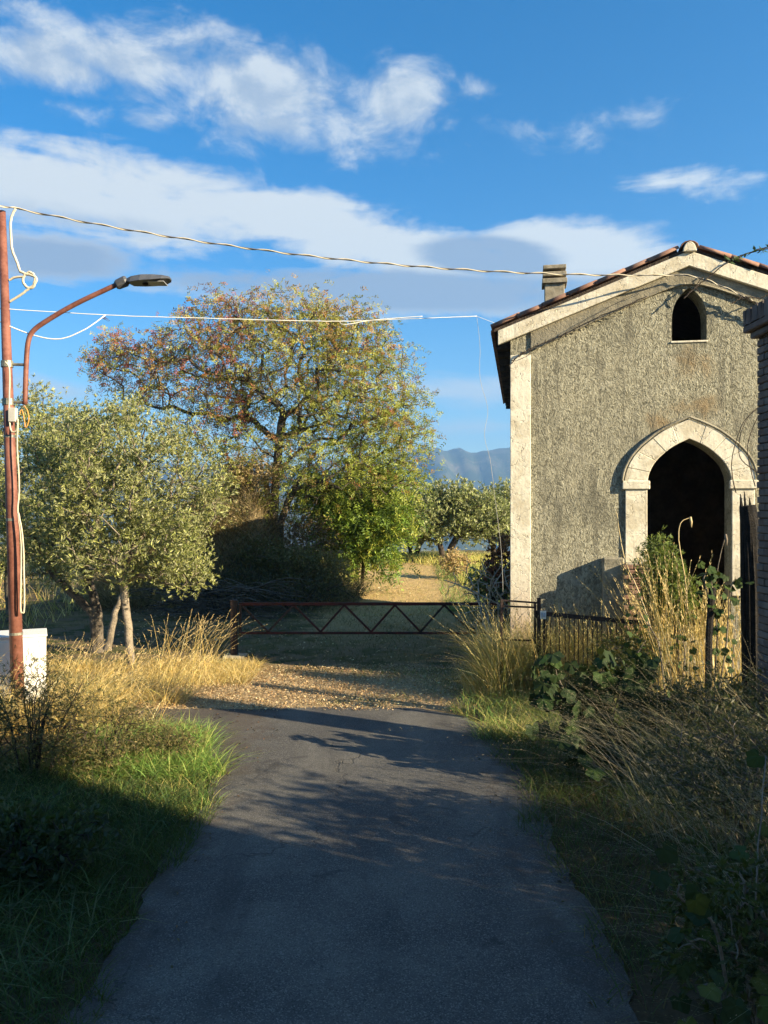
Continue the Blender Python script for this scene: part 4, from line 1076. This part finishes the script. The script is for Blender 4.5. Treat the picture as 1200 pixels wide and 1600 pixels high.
# front olive
tree.mat = M['leaf_olive']
D1 = 12.4
def E(u, v, d, ru, rv, rd): return (at(u, v, d), (ru / 1250 * d, rd, rv / 1250 * d))
b_ = at(205, 1040, D1); b_ = (b_[0], b_[1], gz1(b_[0], b_[1]))
tree('olive_tree', 'silvery young olive tree with slim pale trunk in golden grass', b_,
     [[(b_[0], b_[1], -.1), at(201, 990, D1), at(195, 940, D1), at(188, 880, D1)],
      [at(168, 1015, D1 + .1), at(180, 960, D1), at(192, 925, D1)]],
     [E(200, 730, 12.5, 118, 110, 1.2), E(270, 760, 12.5, 85, 95, 1.0), E(150, 800, 12.6, 85, 100, 1.0), E(250, 860, 12.3, 78, 58, .8), E(165, 870, 12.4, 80, 55, .8), E(120, 700, 12.8, 55, 60, .9), E(290, 880, 12.3, 40, 42, .5)],
     560, olive_leaf(120, .085, (.05, .085), (.012, .02)), M['bark_light'], .0045, .062)
D2 = 13.8
b_ = at(150, 1012, D2); b_ = (b_[0], b_[1], gz1(b_[0], b_[1]))
tree('olive_tree', 'older olive tree with forked twisted trunk behind the slim trunked one', b_,
     [[(b_[0], b_[1], -.1), at(148, 970, D2), at(135, 948, D2), at(100, 915, D2), at(78, 890, D2)], [(b_[0] + .05, b_[1], -.1), at(152, 965, D2), at(146, 930, D2), at(128, 880, D2)]],
     [E(90, 780, 13.9, 80, 100, 1.3), E(70, 860, 13.8, 60, 60, 1.0), E(100, 690, 14.1, 55, 55, 1.0), E(170, 700, 14.2, 60, 70, 1.0)],
     340, olive_leaf(100, .10, (.055, .09), (.013, .021)), M['bark'], .005, .10)
D3 = 17.5
b_ = at(20, 960, D3); b_ = (b_[0], b_[1], gz1(b_[0], b_[1]))
tree('olive_tree', 'large olive tree standing behind the rusty lamp pole', b_,
     [[(b_[0], b_[1], 0), at(15, 900, D3), at(20, 840, D3)]],
     [E(35, 720, 17.6, 75, 85, 1.4), E(-40, 740, 17.6, 90, 100, 1.5), E(60, 650, 17.8, 38, 45, .7), E(-10, 840, 17.4, 80, 60, 1.4), E(70, 820, 17.3, 60, 60, 1.0)],
     380, olive_leaf(95, .12, (.07, .11), (.017, .026)), M['bark'], .006, .14)
# far olives
for u_, v_, d, s_, lb in ((645, 868, 34, 1.6, 'far olive tree at the end of the sunlit track, left of the twin trunked one'),
                          (694, 886, 31, 1.65, 'far dark twin trunked olive tree at the end of the sunlit track'),
                          (775, 880, 33, 1.65, 'far olive tree half hidden behind the chapel corner'),
                          (560, 872, 37, 1.5, 'far olive tree hidden behind the tall brown tree')):
    b_ = at(u_, v_, d); g0 = gz1(b_[0], b_[1]); b_ = (b_[0], b_[1], g0)
    k_ = s_
    tr_ = [[(b_[0], d, g0 - .1), (b_[0] - .12, d, g0 + .55), (b_[0] - .4, d, g0 + 1.3)], [(b_[0] + .15, d, g0 - .1), (b_[0] + .25, d, g0 + .55), (b_[0] + .65, d, g0 + 1.3)]]
    tree('olive_tree', lb, b_, tr_, [((b_[0] - .1 * k_, d, g0 + 1.75), (1.0 * k_, 1.0, 1.0)), ((b_[0] + .75 * k_, d, g0 + 1.9), (.85 * k_, 1.0, .95)), ((b_[0] - .65 * k_, d - .3, g0 + 1.5), (.6 * k_, .8, .75)), ((b_[0] + .35, d, g0 + 2.6), (.8, .8, .55))],
         420, olive_leaf(62, .16, (.11, .17), (.032, .05), ((.20, .24, .07), (.26, .30, .09), (.34, .37, .13), (.12, .15, .045))), M['bark_dark'], .008, .13, group='olive trees at the end of the track')

# big brown-green tree
tree.mat = M['leaf']
D4 = 22.5
def bigcol(P):
    n = len(P); u_ = 600 + 1250 * P[:, 0] / P[:, 1]; v_ = 800 - 1250 * (P[:, 2] - CAM_H) / P[:, 1]
    hgt = np.clip((P[:, 2] - 2.5) / 6.0, 0, 1); rt = np.clip((P[:, 0] + 6.5) / 6.5, 0, 1)
    rust = np.array([.32, .13, .05]); brown = np.array([.30, .20, .07]); og = np.array([.34, .31, .07]); gr = np.array([.27, .33, .055]); red = np.array([.26, .075, .06])
    a = np.clip(.75 * hgt + .25 * (1 - rt) + rng.normal(0, .22, n), 0, 1)[:, None]
    c = gr * (1 - a) + og * a
    k = rng.uniform(0, 1, n); pr = .10 + .42 * a[:, 0]
    c = np.where((k < pr * .38)[:, None], rust, c); c = np.where(((k > pr * .38) & (k < pr))[:, None], brown, c)
    c = np.where(((rng.uniform(0, 1, n) < .30) & (rt < .45) & (hgt > .3))[:, None], red, c)
    return c
b_ = at(425, 868, D4); b_ = (b_[0], b_[1], gz1(b_[0], b_[1]))
tree('autumn_tree', 'tall spreading tree with thin rust brown and green autumn foliage', b_,
     [[(b_[0], b_[1], 0), at(424, 840, D4), at(420, 790, D4), at(414, 740, D4)], [(b_[0] + .2, b_[1], 0), at(438, 830, D4), at(452, 780, D4), at(478, 730, D4)], [(b_[0] + .05, b_[1] + .1, 0), at(428, 820, D4), at(432, 740, D4), at(440, 660, D4)]],
     [E(430, 560, 22.5, 175, 110, 2.4), E(330, 590, 22.6, 120, 100, 2.0), E(540, 600, 22.4, 105, 115, 2.0), E(590, 690, 22.3, 75, 80, 1.3), E(225, 580, 22.8, 72, 62, 1.0), E(470, 500, 22.6, 110, 50, 1.6), E(350, 490, 22.6, 60, 36, .9), E(560, 520, 22.4, 65, 42, .9), E(640, 655, 22.3, 40, 48, .7), E(600, 600, 22.3, 60, 70, .9), E(620, 740, 22.2, 50, 50, .8), E(175, 560, 22.8, 42, 38, .7), E(500, 730, 22.3, 110, 75, 1.6), E(470, 780, 22.6, 70, 50, 1.0), E(390, 700, 22.5, 90, 70, 1.4)],
     1300, pinnate(10, .20, .28, (.055, .10), (.020, .034), bigcol, 5, .3), M['bark'], .0075, .12, inner=.25, expo=.46, pen=.12)
# bright green young tree at its right foot
gcol = pal([(.16, .26, .04), (.24, .34, .05), (.11, .18, .03), (.34, .36, .06), (.07, .12, .025)])
b_ = at(560, 896, 23.2); b_ = (b_[0], b_[1], gz1(b_[0], b_[1]))
tree('young_tree', 'bushy bright green young tree at the right foot of the autumn tree', b_,
     [[(b_[0], b_[1], 0), at(556, 870, 23.2), at(548, 820, 23.2)], [(b_[0] + .1, b_[1], 0), at(570, 860, 23.2), at(582, 810, 23.2)]],
     [E(555, 800, 23.2, 75, 62, 1.2), E(598, 835, 22.9, 46, 52, .9), E(515, 830, 22.9, 52, 44, .9), E(560, 868, 22.8, 55, 36, .8), E(590, 755, 23.2, 58, 40, .8), E(500, 775, 23.2, 38, 36, .8), E(625, 800, 23.1, 22, 30, .5)],
     190, pinnate(13, .22, .36, (.10, .17), (.032, .05), gcol, 6, .45), M['bark_dark'], .006, .05, inner=.2)

# shrub generator: many stems from the ground
def shrub(name, label, base, rx, ry, h, nst, leaf, bark, rt=.004, cat='shrub', lean=(0, 0), spread=.7, group=None, natt=120, up=.15):
    root = empty(name, base, 0, label, cat, group); b = np.array(base)
    tr = []
    for i in range(nst):
        a_ = rng.uniform(0, 2 * np.pi); k = rng.uniform(.1, 1)
        tx, ty = math.cos(a_) * rx * k * spread + lean[0], math.sin(a_) * ry * k * spread + lean[1]
        x0, y0 = b[0] + math.cos(a_) * rx * .2 * k, b[1] + math.sin(a_) * ry * .2 * k
        tr.append([(x0, y0, b[2] - .05), (b[0] + tx * .55, b[1] + ty * .55, b[2] + h * .4), (b[0] + tx, b[1] + ty, b[2] + h * rng.uniform(.6, .85))])
    attr = ellipsoids(natt, [((b[0] + lean[0] * .8, b[1] + lean[1] * .8, b[2] + h * (.5 + up)), (rx, ry, h * (.5 - up) + .05))], .6, .2)
    tc_, bc, ends, dirs, mids = grow(tr, attr, rt, rt * 3, .4)
    V, F = tubes(tc_ + bc, 5); npmesh('stems', V - b, F, bark, root, smooth=True)
    V, F, C = leaf(ends, dirs, mids, None); npmesh('foliage', V - b, F, tree.mat, root, col=C)
    return root
def sb(u, v, d):
    p = at(u, v, d); return (p[0], p[1], gz1(p[0], p[1]))
# left verge dark fennel-like bushes
fine = lambda per, sp_: olive_leaf(per, sp_, (.02, .05), (.004, .008), ((.12, .12, .045), (.17, .15, .06), (.09, .10, .04), (.26, .20, .09)))
tree.mat = M['blade']
shrub('roadside_shrub', 'wiry dark shrub in front of the white cabinet, left of its neighbour', sb(50, 1235, 7.0), .75, .5, .95, 18, fine(60, .07), M['bark_dark'], .0022, natt=300, up=.0)
shrub('roadside_shrub', 'wiry brown green shrub in front of the pole, nearer the road', sb(165, 1215, 7.2), .48, .4, .66, 13, fine(50, .06), M['bark_dark'], .0020, natt=170, up=.0)
shrub('roadside_shrub', 'low wiry shrub at the shadow edge of the left verge', sb(262, 1205, 7.5), .35, .3, .36, 9, fine(50, .05), M['bark_dark'], .0024, natt=110)
tree.mat = M['leaf']
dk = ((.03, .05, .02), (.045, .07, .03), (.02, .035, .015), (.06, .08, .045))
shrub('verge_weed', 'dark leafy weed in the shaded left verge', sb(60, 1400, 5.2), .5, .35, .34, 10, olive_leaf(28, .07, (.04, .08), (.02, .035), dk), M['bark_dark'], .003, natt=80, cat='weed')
# bush by chapel corner, dead twiggy bush, red-leaved shrub
tree.mat = M['leaf']
shrub('green_shrub', 'dense green shrub between the far olives and the chapel corner', sb(772, 935, 18.8), .6, .6, 1.0, 9, olive_leaf(36, .12, (.06, .10), (.018, .030), ((.18, .22, .08), (.25, .28, .11), (.13, .17, .06))), M['bark_dark'], .006, natt=170)
shrub('red_shrub', 'reddish brown leafed shrub against the chapel side wall', sb(788, 930, 18.5), .4, .4, 1.9, 6, olive_leaf(45, .10, (.06, .10), (.03, .045), ((.30, .10, .06), (.36, .16, .09), (.20, .07, .05))), M['bark_dark'], .005, natt=70)
shrub('straw_shrub', 'small dry tan bush at the foot of the far olives', sb(712, 905, 26), .5, .4, .8, 6, olive_leaf(45, .10, (.06, .10), (.03, .045), ((.5, .36, .18), (.55, .42, .2))), M['twig'], .005, natt=50)
root = empty('dead_bush', sb(778, 1010, 13.0), 0, 'bleached leafless twiggy bush beside the chapel corner', 'bush')
b = np.array(root.location)
tr = []
for i in range(14):
    tr.append([(b[0] + rng.uniform(-.3, .3), b[1] + rng.uniform(-.3, .3), -.05), (b[0] + rng.uniform(-.6, .5), b[1] + rng.uniform(-.3, .3), .6), (b[0] + rng.uniform(-.9, .75), b[1] + rng.uniform(-.4, .4), rng.uniform(1.0, 1.75))])
attr = ellipsoids(260, [((b[0] - .05, b[1], 1.05), (.85, .4, .8))], .8, .1)
tc_, bc, *_ = grow(tr, attr, .0045, .013, .35, wobble=.12, seg=.12)
V, F = tubes(tc_ + bc, 4); npmesh('twigs', V - b, F, flat('bleached_twigs', (.36, .33, .27), (.55, .52, .44), 6, .9), root)

# ------------------------------------------------------------------ overgrown mound (hay and brush)
def mound_z(x, y):
    def g(cx, cy, rx_, ry_, h_): return h_ * np.exp(-(((x - cx) / rx_) ** 2 + ((y - cy) / ry_) ** 2) ** 1.5)
    z = np.maximum(g(-4.3, 22.6, 1.6, 1.7, 3.0), g(-2.9, 21.8, 1.6, 1.4, .8)); z = np.maximum(z, g(-5.6, 21.8, 2.0, 1.6, 1.4))
    z = np.maximum(z, g(-1.8, 21.6, 1.0, 1.0, .35))
    return z * (1 + .22 * vnoise(x, y, 2.7) + .12 * vnoise(x, y, 6.3, 2)) + gz(x, y) - .06
xs2 = np.linspace(-8.4, .4, 110); ys2 = np.linspace(18.8, 25.4, 84); GX, GY = np.meshgrid(xs2, ys2)
V = np.stack([GX, GY, mound_z(GX, GY)], -1).reshape(-1, 3); nx, ny = 110, 84
I = np.arange(nx * ny).reshape(ny, nx); F = np.stack([I[:-1, :-1], I[:-1, 1:], I[1:, 1:], I[1:, :-1]], -1).reshape(-1, 4)
mr = np.array((-4.0, 21.8, 0.0)); root = empty('overgrown_mound', tuple(mr), 0, 'high mound buried in dry straw and brush under the autumn tree', 'mound')
M['hay'] = flat('hay', (.12, .09, .05), (.36, .28, .15), 6, 1.0, 1.0, .08)
npmesh('earth', V - mr, F, M['hay'], root, smooth=True)
n = 26000; x = rng.uniform(-8, .2, n); y = rng.uniform(19.2, 24.6, n); z = mound_z(x, y); k = z > gz(x, y) + .02; x, y, z = x[k], y[k], z[k]; n = len(x)
c = np.array([(.46, .36, .20), (.60, .48, .28), (.30, .23, .13), (.38, .33, .15), (.14, .13, .06)])[rng.integers(0, 5, n)] * np.exp(rng.normal(0, .2, (n, 1)))
V, F, C = blades(x, y, z - .03, rng.uniform(.2, .85, n), rng.uniform(.01, .022, n), np.abs(rng.normal(.8, .5, n)), np.abs(rng.normal(.9, .4, n)), c, 3, rng.normal(-1.6, 1.2, n))
npmesh('straw_cover', V - mr, F, M['straw'], root, col=C, kind='stuff')
tree.mat = M['leaf']
for k_, (x_, y_, h_, r_, cols_) in enumerate([(-3.3, 20.9, .9, .7, ((.13, .12, .045), (.19, .16, .06), (.08, .09, .03))), (-4.6, 21.2, .9, .8, ((.22, .17, .08), (.30, .23, .11), (.12, .12, .04))), (-2.4, 20.6, .8, .7, ((.16, .15, .06), (.22, .19, .08), (.10, .11, .04))), (-5.6, 20.9, 1.0, .8, ((.09, .11, .035), (.13, .14, .05))), (-3.7, 22.0, .8, .8, ((.34, .25, .12), (.5, .38, .2), (.3, .24, .1))), (-1.5, 20.7, .8, .6, ((.20, .17, .06), (.28, .22, .09))) ]):
    h_ *= 1.35; r_ *= 1.15
    shrub('mound_shrub', ['olive brown scrub on the middle of the mound', 'tan scrub on the left shoulder of the mound', 'brownish scrub low on the right slope of the mound', 'dark green scrub at the left foot of the mound', 'sunlit tan scrub on top of the mound', 'yellowish scrub at the right tip of the mound'][k_], (x_, y_, float(mound_z(np.array(x_), np.array(y_)))), r_, r_ * .7, h_, 8, olive_leaf(40, .13, (.05, .10), (.014, .03), cols_), M['twig'], .004, natt=150)
# branches lying on the left foot of the mound
pile = empty('brush_pile', sb(345, 945, 18.2), 0, 'dark pile of cut branches left of the mound', 'brush pile'); b = np.array(pile.location)
chs = []
for i in range(150):
    a_ = rng.uniform(-.4, .4) + rng.choice([0, math.pi]); L = rng.uniform(.5, 1.5); s0 = b + np.array([rng.uniform(-1.4, 1.2), rng.uniform(-.5, .5), rng.uniform(.02, .75)])
    d_ = np.array([math.cos(a_), rng.uniform(-.4, .4), rng.uniform(-.25, .45)]); ts = np.linspace(0, 1, 7)[:, None]
    P = s0 + d_ * L * ts + np.array([0, 0, -.35 * L]) * ts ** 2 + rng.normal(0, .02, (7, 3)); P[:, 2] = np.maximum(P[:, 2], .02)
    chs.append((P, np.linspace(rng.uniform(.008, .02), .003, 7)))
V, F = tubes(chs, 4); npmesh('branches', V - b, F, M['bark'], pile)
tree.mat = M['leaf']
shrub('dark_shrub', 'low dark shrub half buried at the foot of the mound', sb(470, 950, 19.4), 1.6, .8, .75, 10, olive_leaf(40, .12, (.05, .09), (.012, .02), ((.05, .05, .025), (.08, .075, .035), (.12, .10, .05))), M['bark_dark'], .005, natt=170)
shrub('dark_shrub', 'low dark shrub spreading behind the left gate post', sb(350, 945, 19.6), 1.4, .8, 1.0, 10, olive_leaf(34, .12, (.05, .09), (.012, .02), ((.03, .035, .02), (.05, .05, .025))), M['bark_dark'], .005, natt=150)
shrub('tan_shrub', 'dry tan shrub between the autumn tree trunk and the bright young tree', sb(480, 900, 22.0), .9, .6, 2.3, 9, olive_leaf(50, .12, (.05, .09), (.016, .03), ((.24, .16, .09), (.30, .21, .12), (.14, .12, .05))), M['twig'], .005, natt=150)

# ------------------------------------------------------------------ grape vines
def grape_leaf(scale=1.0):
    ang_ = [(-155, .60), (-128, .84), (-100, .78), (-72, .97), (-48, .80), (-22, .93), (0, 1.10), (22, .93), (48, .80), (72, .97), (100, .78), (128, .84), (155, .60)]
    vs = [(0, 0, 0)]; 
    for a_, r_ in ang_:
        a_ = R(a_); x_, y_ = r_ * math.sin(a_) * .5, .12 + r_ * math.cos(a_) * .5
        vs.append((x_ * scale, y_ * scale, scale * (-.10 * abs(x_) ** 1.2 - .10 * y_ * y_ + .03 * math.sin(a_ * 5))))
    fs_ = [(0, i, i + 1) for i in range(1, 13)]
    return vs, fs_
leaf_meshes = []
for k, c in enumerate([(.014, .030, .008), (.06, .11, .022), (.010, .020, .006), (.11, .17, .025), (.20, .20, .03)]):  # near-black tones put the shade on the vine into the leaf colour
    vs, fs_ = grape_leaf(.12 + .01 * (k % 3))
    me = bpy.data.meshes.new('vine_leaf'); me.from_pydata(vs, [], fs_); at_ = me.color_attributes.new('tint', 'FLOAT_COLOR', 'POINT')
    for i in range(len(vs)): at_.data[i].color = (*[q_ * (1.0 if i else 1.5) for q_ in c], 1)
    me.materials.append(M['vine']); leaf_meshes.append(me)
def vine(name, label, base, stems, nleaf, sz=(.8, 1.2), kinds=(0, 1, 2), spread=.07, post=None, cat='vine', face=(0, -1, .5)):
    root = empty(name, base, 0, label, cat); b = Vector(base)
    mb = MB(); pts_ = []
    for st in stems:
        P = wob([Vector(p) - b for p in st], 18, .006, len(pts_)); mb.tube(P, list(np.linspace(.010, .003, len(P))), 5); pts_ += P[3:]
    mb.build('cane', M['twig'], root, smooth=True)
    for i in range(nleaf):
        p = random.choice(pts_) + Vector((random.gauss(0, spread), random.gauss(0, spread), random.gauss(0, spread)))
        me = leaf_meshes[random.choice(kinds)]; ob = linkmesh('vine_leaf', me, root); ob.location = p
        nrm = (Vector(face) + Vector((random.gauss(0, .6), random.gauss(0, .5), random.gauss(0, .5)))).normalized()
        qn = nrm.to_track_quat('Z', 'Y').to_matrix().to_4x4() @ Matrix.Rotation(random.gauss(math.pi, .8), 4, 'Z')
        ob.rotation_euler = qn.to_euler(); s_ = random.uniform(*sz); ob.scale = (s_, s_, s_)
    return root
v7 = 7.2
vine('grape_vine', 'dark sprawling grape vine over the verge below the railing', sb(930, 1190, v7),
     [[sb(930, 1190, v7), at(905, 1120, v7), at(872, 1060, v7), at(868, 1042, v7)], [sb(940, 1190, v7), at(920, 1110, v7), at(880, 1095, v7), at(856, 1085, v7)], [sb(950, 1190, v7), at(960, 1110, v7), at(985, 1060, v7), at(1000, 1050, v7)],
      [sb(950, 1190, v7), at(930, 1100, v7), at(940, 1065, v7), at(945, 1050, v7)], [sb(945, 1190, v7 - .2), at(905, 1150, v7 - .2), at(880, 1150, v7 - .2)], [sb(960, 1190, v7), at(1000, 1110, v7), at(1040, 1090, v7)], [sb(940, 1200, 7.3), at(930, 1175, 7.3), at(915, 1160, 7.3)]],
     250, (.95, 1.6), (0, 0, 2, 2, 0, 2, 1), .10)
p8 = 8.1
vp = empty('vine_post', sb(1105, 1085, p8), 0, 'thin dark wooden vine post topped with green leaves', 'post')
mb = MB(); bo = Vector(vp.location)
mb.tube([Vector((bo.x, bo.y, -.05)) - bo, Vector(at(1108, 990, p8)) - bo, Vector(at(1113, 918, p8)) - bo], [.036, .036, .038], 8); mb.build('post', M['char'], vp)
vine('grape_vine', 'green grape vine climbing around the thin vine post', sb(1112, 1088, p8 + .05),
     [[sb(1112, 1088, p8 + .1), at(1120, 1000, p8 + .05), at(1112, 915, p8), at(1105, 890, p8)], [sb(1115, 1088, p8 + .1), at(1135, 1000, p8), at(1140, 930, p8), at(1150, 900, p8)], [at(1115, 960, p8), at(1100, 905, p8), at(1112, 890, p8)]],
     46, (.6, 1.0), (1, 3, 1, 0), .06)
vine('grape_vine', 'tangled vine leaves between the railing and the vine post', sb(1040, 1100, 9.0),
     [[sb(1040, 1100, 9.0), at(1030, 1010, 9), at(1000, 960, 9), at(985, 940, 9)], [sb(1060, 1100, 9), at(1070, 1020, 9), at(1060, 980, 9)], [sb(1140, 1100, 8.6), at(1145, 1030, 8.6), at(1150, 960, 8.6)], [sb(1000, 1100, 9), at(990, 1040, 9), at(1010, 1000, 9)]],
     70, (.35, .8), (0, 1, 1, 3), .12)
vine('grape_vine', 'near vine leaves in the lower right corner, one yellow green', sb(1120, 1500, 3.5),
     [[sb(1160, 1560, 3.3), at(1120, 1460, 3.3), at(1060, 1400, 3.3), at(1066, 1380, 3.3)], [sb(1170, 1560, 3.4), at(1120, 1490, 3.4), at(1080, 1470, 3.4)], [sb(1180, 1560, 3.5), at(1190, 1480, 3.5), at(1180, 1400, 3.5), at(1196, 1180, 4.2)], [sb(1150, 1580, 3.1), at(1130, 1560, 3.1), at(1100, 1540, 3.1)]],
     44, (.55, .95), (0, 2, 1, 3, 4), .07, face=(-.1, -1, .9))
# evergreen weeds (fleabane) before the doorway
tree.mat = M['leaf']
gl = olive_leaf(60, .06, (.04, .07), (.008, .014), ((.14, .20, .05), (.20, .25, .07), (.09, .13, .035)))
shrub('doorway_weed', 'tall feathery green weed in front of the left door jamb', sb(1024, 1020, 9.6), .17, .18, 2.1, 7, gl, M['twig'], .003, natt=110, cat='weed', up=.25)
shrub('doorway_weed', 'feathery green weed before the right half of the doorway', sb(1058, 1020, 9.5), .17, .18, 1.85, 6, gl, M['twig'], .003, natt=80, cat='weed', up=.28)
shrub('fence_weed', 'leafy green weed tangle behind the right end of the railing', sb(985, 1050, 9.5), .4, .3, .95, 8, olive_leaf(40, .08, (.03, .06), (.014, .025), ((.10, .14, .04), (.16, .18, .06), (.24, .20, .08))), M['twig'], .003, natt=110, cat='weed')
shrub('verge_shrub', 'tangled dark weeds at the foot of the brick pillar', sb(1130, 1180, 7.0), .7, .6, .7, 12, olive_leaf(45, .09, (.025, .06), (.008, .018), ((.07, .085, .035), (.12, .11, .055), (.05, .065, .03))), M['twig'], .003, natt=220)
shrub('verge_shrub', 'dark wiry weeds leaning over the right verge in the middle', sb(1150, 1320, 5.4), .65, .5, .9, 12, olive_leaf(45, .08, (.025, .06), (.006, .014), ((.06, .07, .035), (.10, .095, .05))), M['twig'], .003, natt=190)
shrub('verge_shrub', 'dark leafy weeds filling the lower right corner', sb(1190, 1500, 3.6), .5, .4, .8, 10, olive_leaf(40, .06, (.03, .06), (.012, .02), ((.04, .06, .02), (.06, .08, .03))), M['twig'], .003, natt=130)
# lone stalks
def lone(name, label, pts, r_=.006, m_='twig', head=True):
    mb = MB(); P = wob([Vector(p) for p in pts], 24, .003, 3); mb.tube(P, list(np.linspace(r_, r_ * .5, len(P))), 5)
    if head: mb.tube([P[-1], P[-1] + Vector((.01, 0, -.06)), P[-1] + Vector((.012, 0, -.12))], [.012, .014, .004], 5)
    tag(mb.build(name, M[m_], smooth=True), label, 'stalk')
M['strawm'] = flat('straw_stalk', (.46, .36, .18), (.62, .50, .28), 5, .8)
lone('dry_stalk', 'hooked dry stalk nodding in front of the dark doorway', [at(1075, 960, 9.2), at(1070, 900, 9.2), at(1061, 850, 9.2), at(1063, 818, 9.2), at(1079, 808, 9.2)], .008, 'strawm')
lone('dry_stalk', 'long straight pale cane leaning across the door steps', [at(1020, 990, 9.0), at(1000, 930, 9.3), at(975, 870, 9.5), at(963, 800, 9.6)], .010, 'strawm', False)
lone('seed_stalk', 'beaded seed stalk rising right of the leafy vine post', [at(1120, 900, 8.2), at(1125, 870, 8.2), at(1134, 835, 8.2)], .005, 'twig', True)
# arching bramble canes at right
for k, L in enumerate(([(1196, 745), (1160, 720), (1155, 690), (1170, 650), (1200, 625)], [(1180, 760), (1168, 700), (1185, 650), (1205, 630)], [(1150, 770), (1143, 730), (1150, 690), (1165, 655), (1195, 632), (1220, 620)])):
    lone('bramble_cane', ['short arching bramble cane beside the brick pillar', 'steep bramble cane touching the brick pillar', 'widest arching bramble cane left of the brick pillar'][k], [at(u, v, 8.9) for u, v in L], .006, 'bark_dark', False)
# leafy twig, top right
lt = empty('leafy_twig', at(1205, 392, 7.5), 0, 'leafy green twig reaching in at the top right above the roof', 'twig'); b = Vector(lt.location)
mb = MB(); P = wob([Vector(at(u, v, 7.5)) - b for u, v in ((1300, 340), (1240, 375), (1200, 388), (1170, 395), (1138, 408))], 24, .004, 8); mb.tube(P, list(np.linspace(.008, .003, len(P))), 5); mb.build('stem', M['bark_dark'], lt)
n = 46; i = rng.integers(4, 25, n); Pn = np.array([list(P[k]) for k in i]); D = rdir(n); V, F = leafquads(Pn, D, rdir(n), rng.uniform(.05, .09, n), rng.uniform(.02, .03, n))
npmesh('leaves', V, F, M['leaf'], lt, col=np.repeat(jit((.04, .08, .03), n), 4, 0))

# ------------------------------------------------------------------ things just outside the frame whose shade falls into it
tree.mat = M['leaf']
tk = olive_leaf(60, .12, (.04, .08), (.016, .03), ((.06, .10, .03), (.10, .13, .05), (.14, .12, .06)))
shrub('bramble_thicket', 'ragged bramble thicket beyond the right verge', (4.9, 5.75, .2), .6, .6, 1.95, 12, tk, M['twig'], .004, natt=170, cat='thicket')
shrub('bramble_thicket', 'denser bramble thicket beside the house corner', (4.7, 3.6, .2), .9, 1.2, 2.3, 16, tk, M['twig'], .004, natt=300, cat='thicket')
def house(label, cx, cy, hx, hy, hz, rid_):
    hs = empty('house', (cx, cy, 0), 0, label, 'house')
    mb = MB(); mb.box(-hx, hx, -hy, hy, -.4, hz); mb.build('wall', M['stone'], hs)
    mb = MB(); mb.prism([(-hx - .3, hz - .08), (0, rid_), (hx + .3, hz - .08), (hx + .3, hz + .08), (0, rid_ + .16), (-hx - .3, hz + .08)], [], -hy - .2, hy + .2); mb.build('roof', M['tile'], hs)
    for sg in (-1, 1):
        for y_ in (-5, -1.5, 2, 5.2):
            for z_ in (1.0, 3.9, 6.7):
                x_ = sg * hx
                mb = MB(); mb.box(*sorted((x_ + sg * .002, x_ + sg * .04)), y_ - .5, y_ + .5, z_, z_ + 1.4); fr = mb.build('window', M['bark_dark'], hs)
                mb = MB(); mb.box(*sorted((x_ + sg * .043, x_ + sg * .06)), y_ - .42, y_ + .42, z_ + .08, z_ + 1.32); mb.build('pane', M['lens'], fr)
house('plastered house behind the viewer on the right that shades the lane', 7.0, -7.1, 2.3, 7.6, 9.2, 10.3)
house('unseen plastered house added behind the viewer on the left to block skylight', -6.0, -8.0, 2.6, 7.4, 9.0, 10.2)  # added out of view to cut skylight on the near road

# ------------------------------------------------------------------ haze
HAZE = 1
if HAZE:
    m, t = newmat('haze_air')
    pv = t.n('ShaderNodeVolumePrincipled', None, Color=(.24, .52, 1.0), Density=.00036, Anisotropy=.2)
    t.n('ShaderNodeOutputMaterial', None, Volume=pv.outputs[0])
    mb = MB(); mb.box(-5700, 5700, -450, 3500, -97, 330); mb.build('haze', m, kind='stuff')
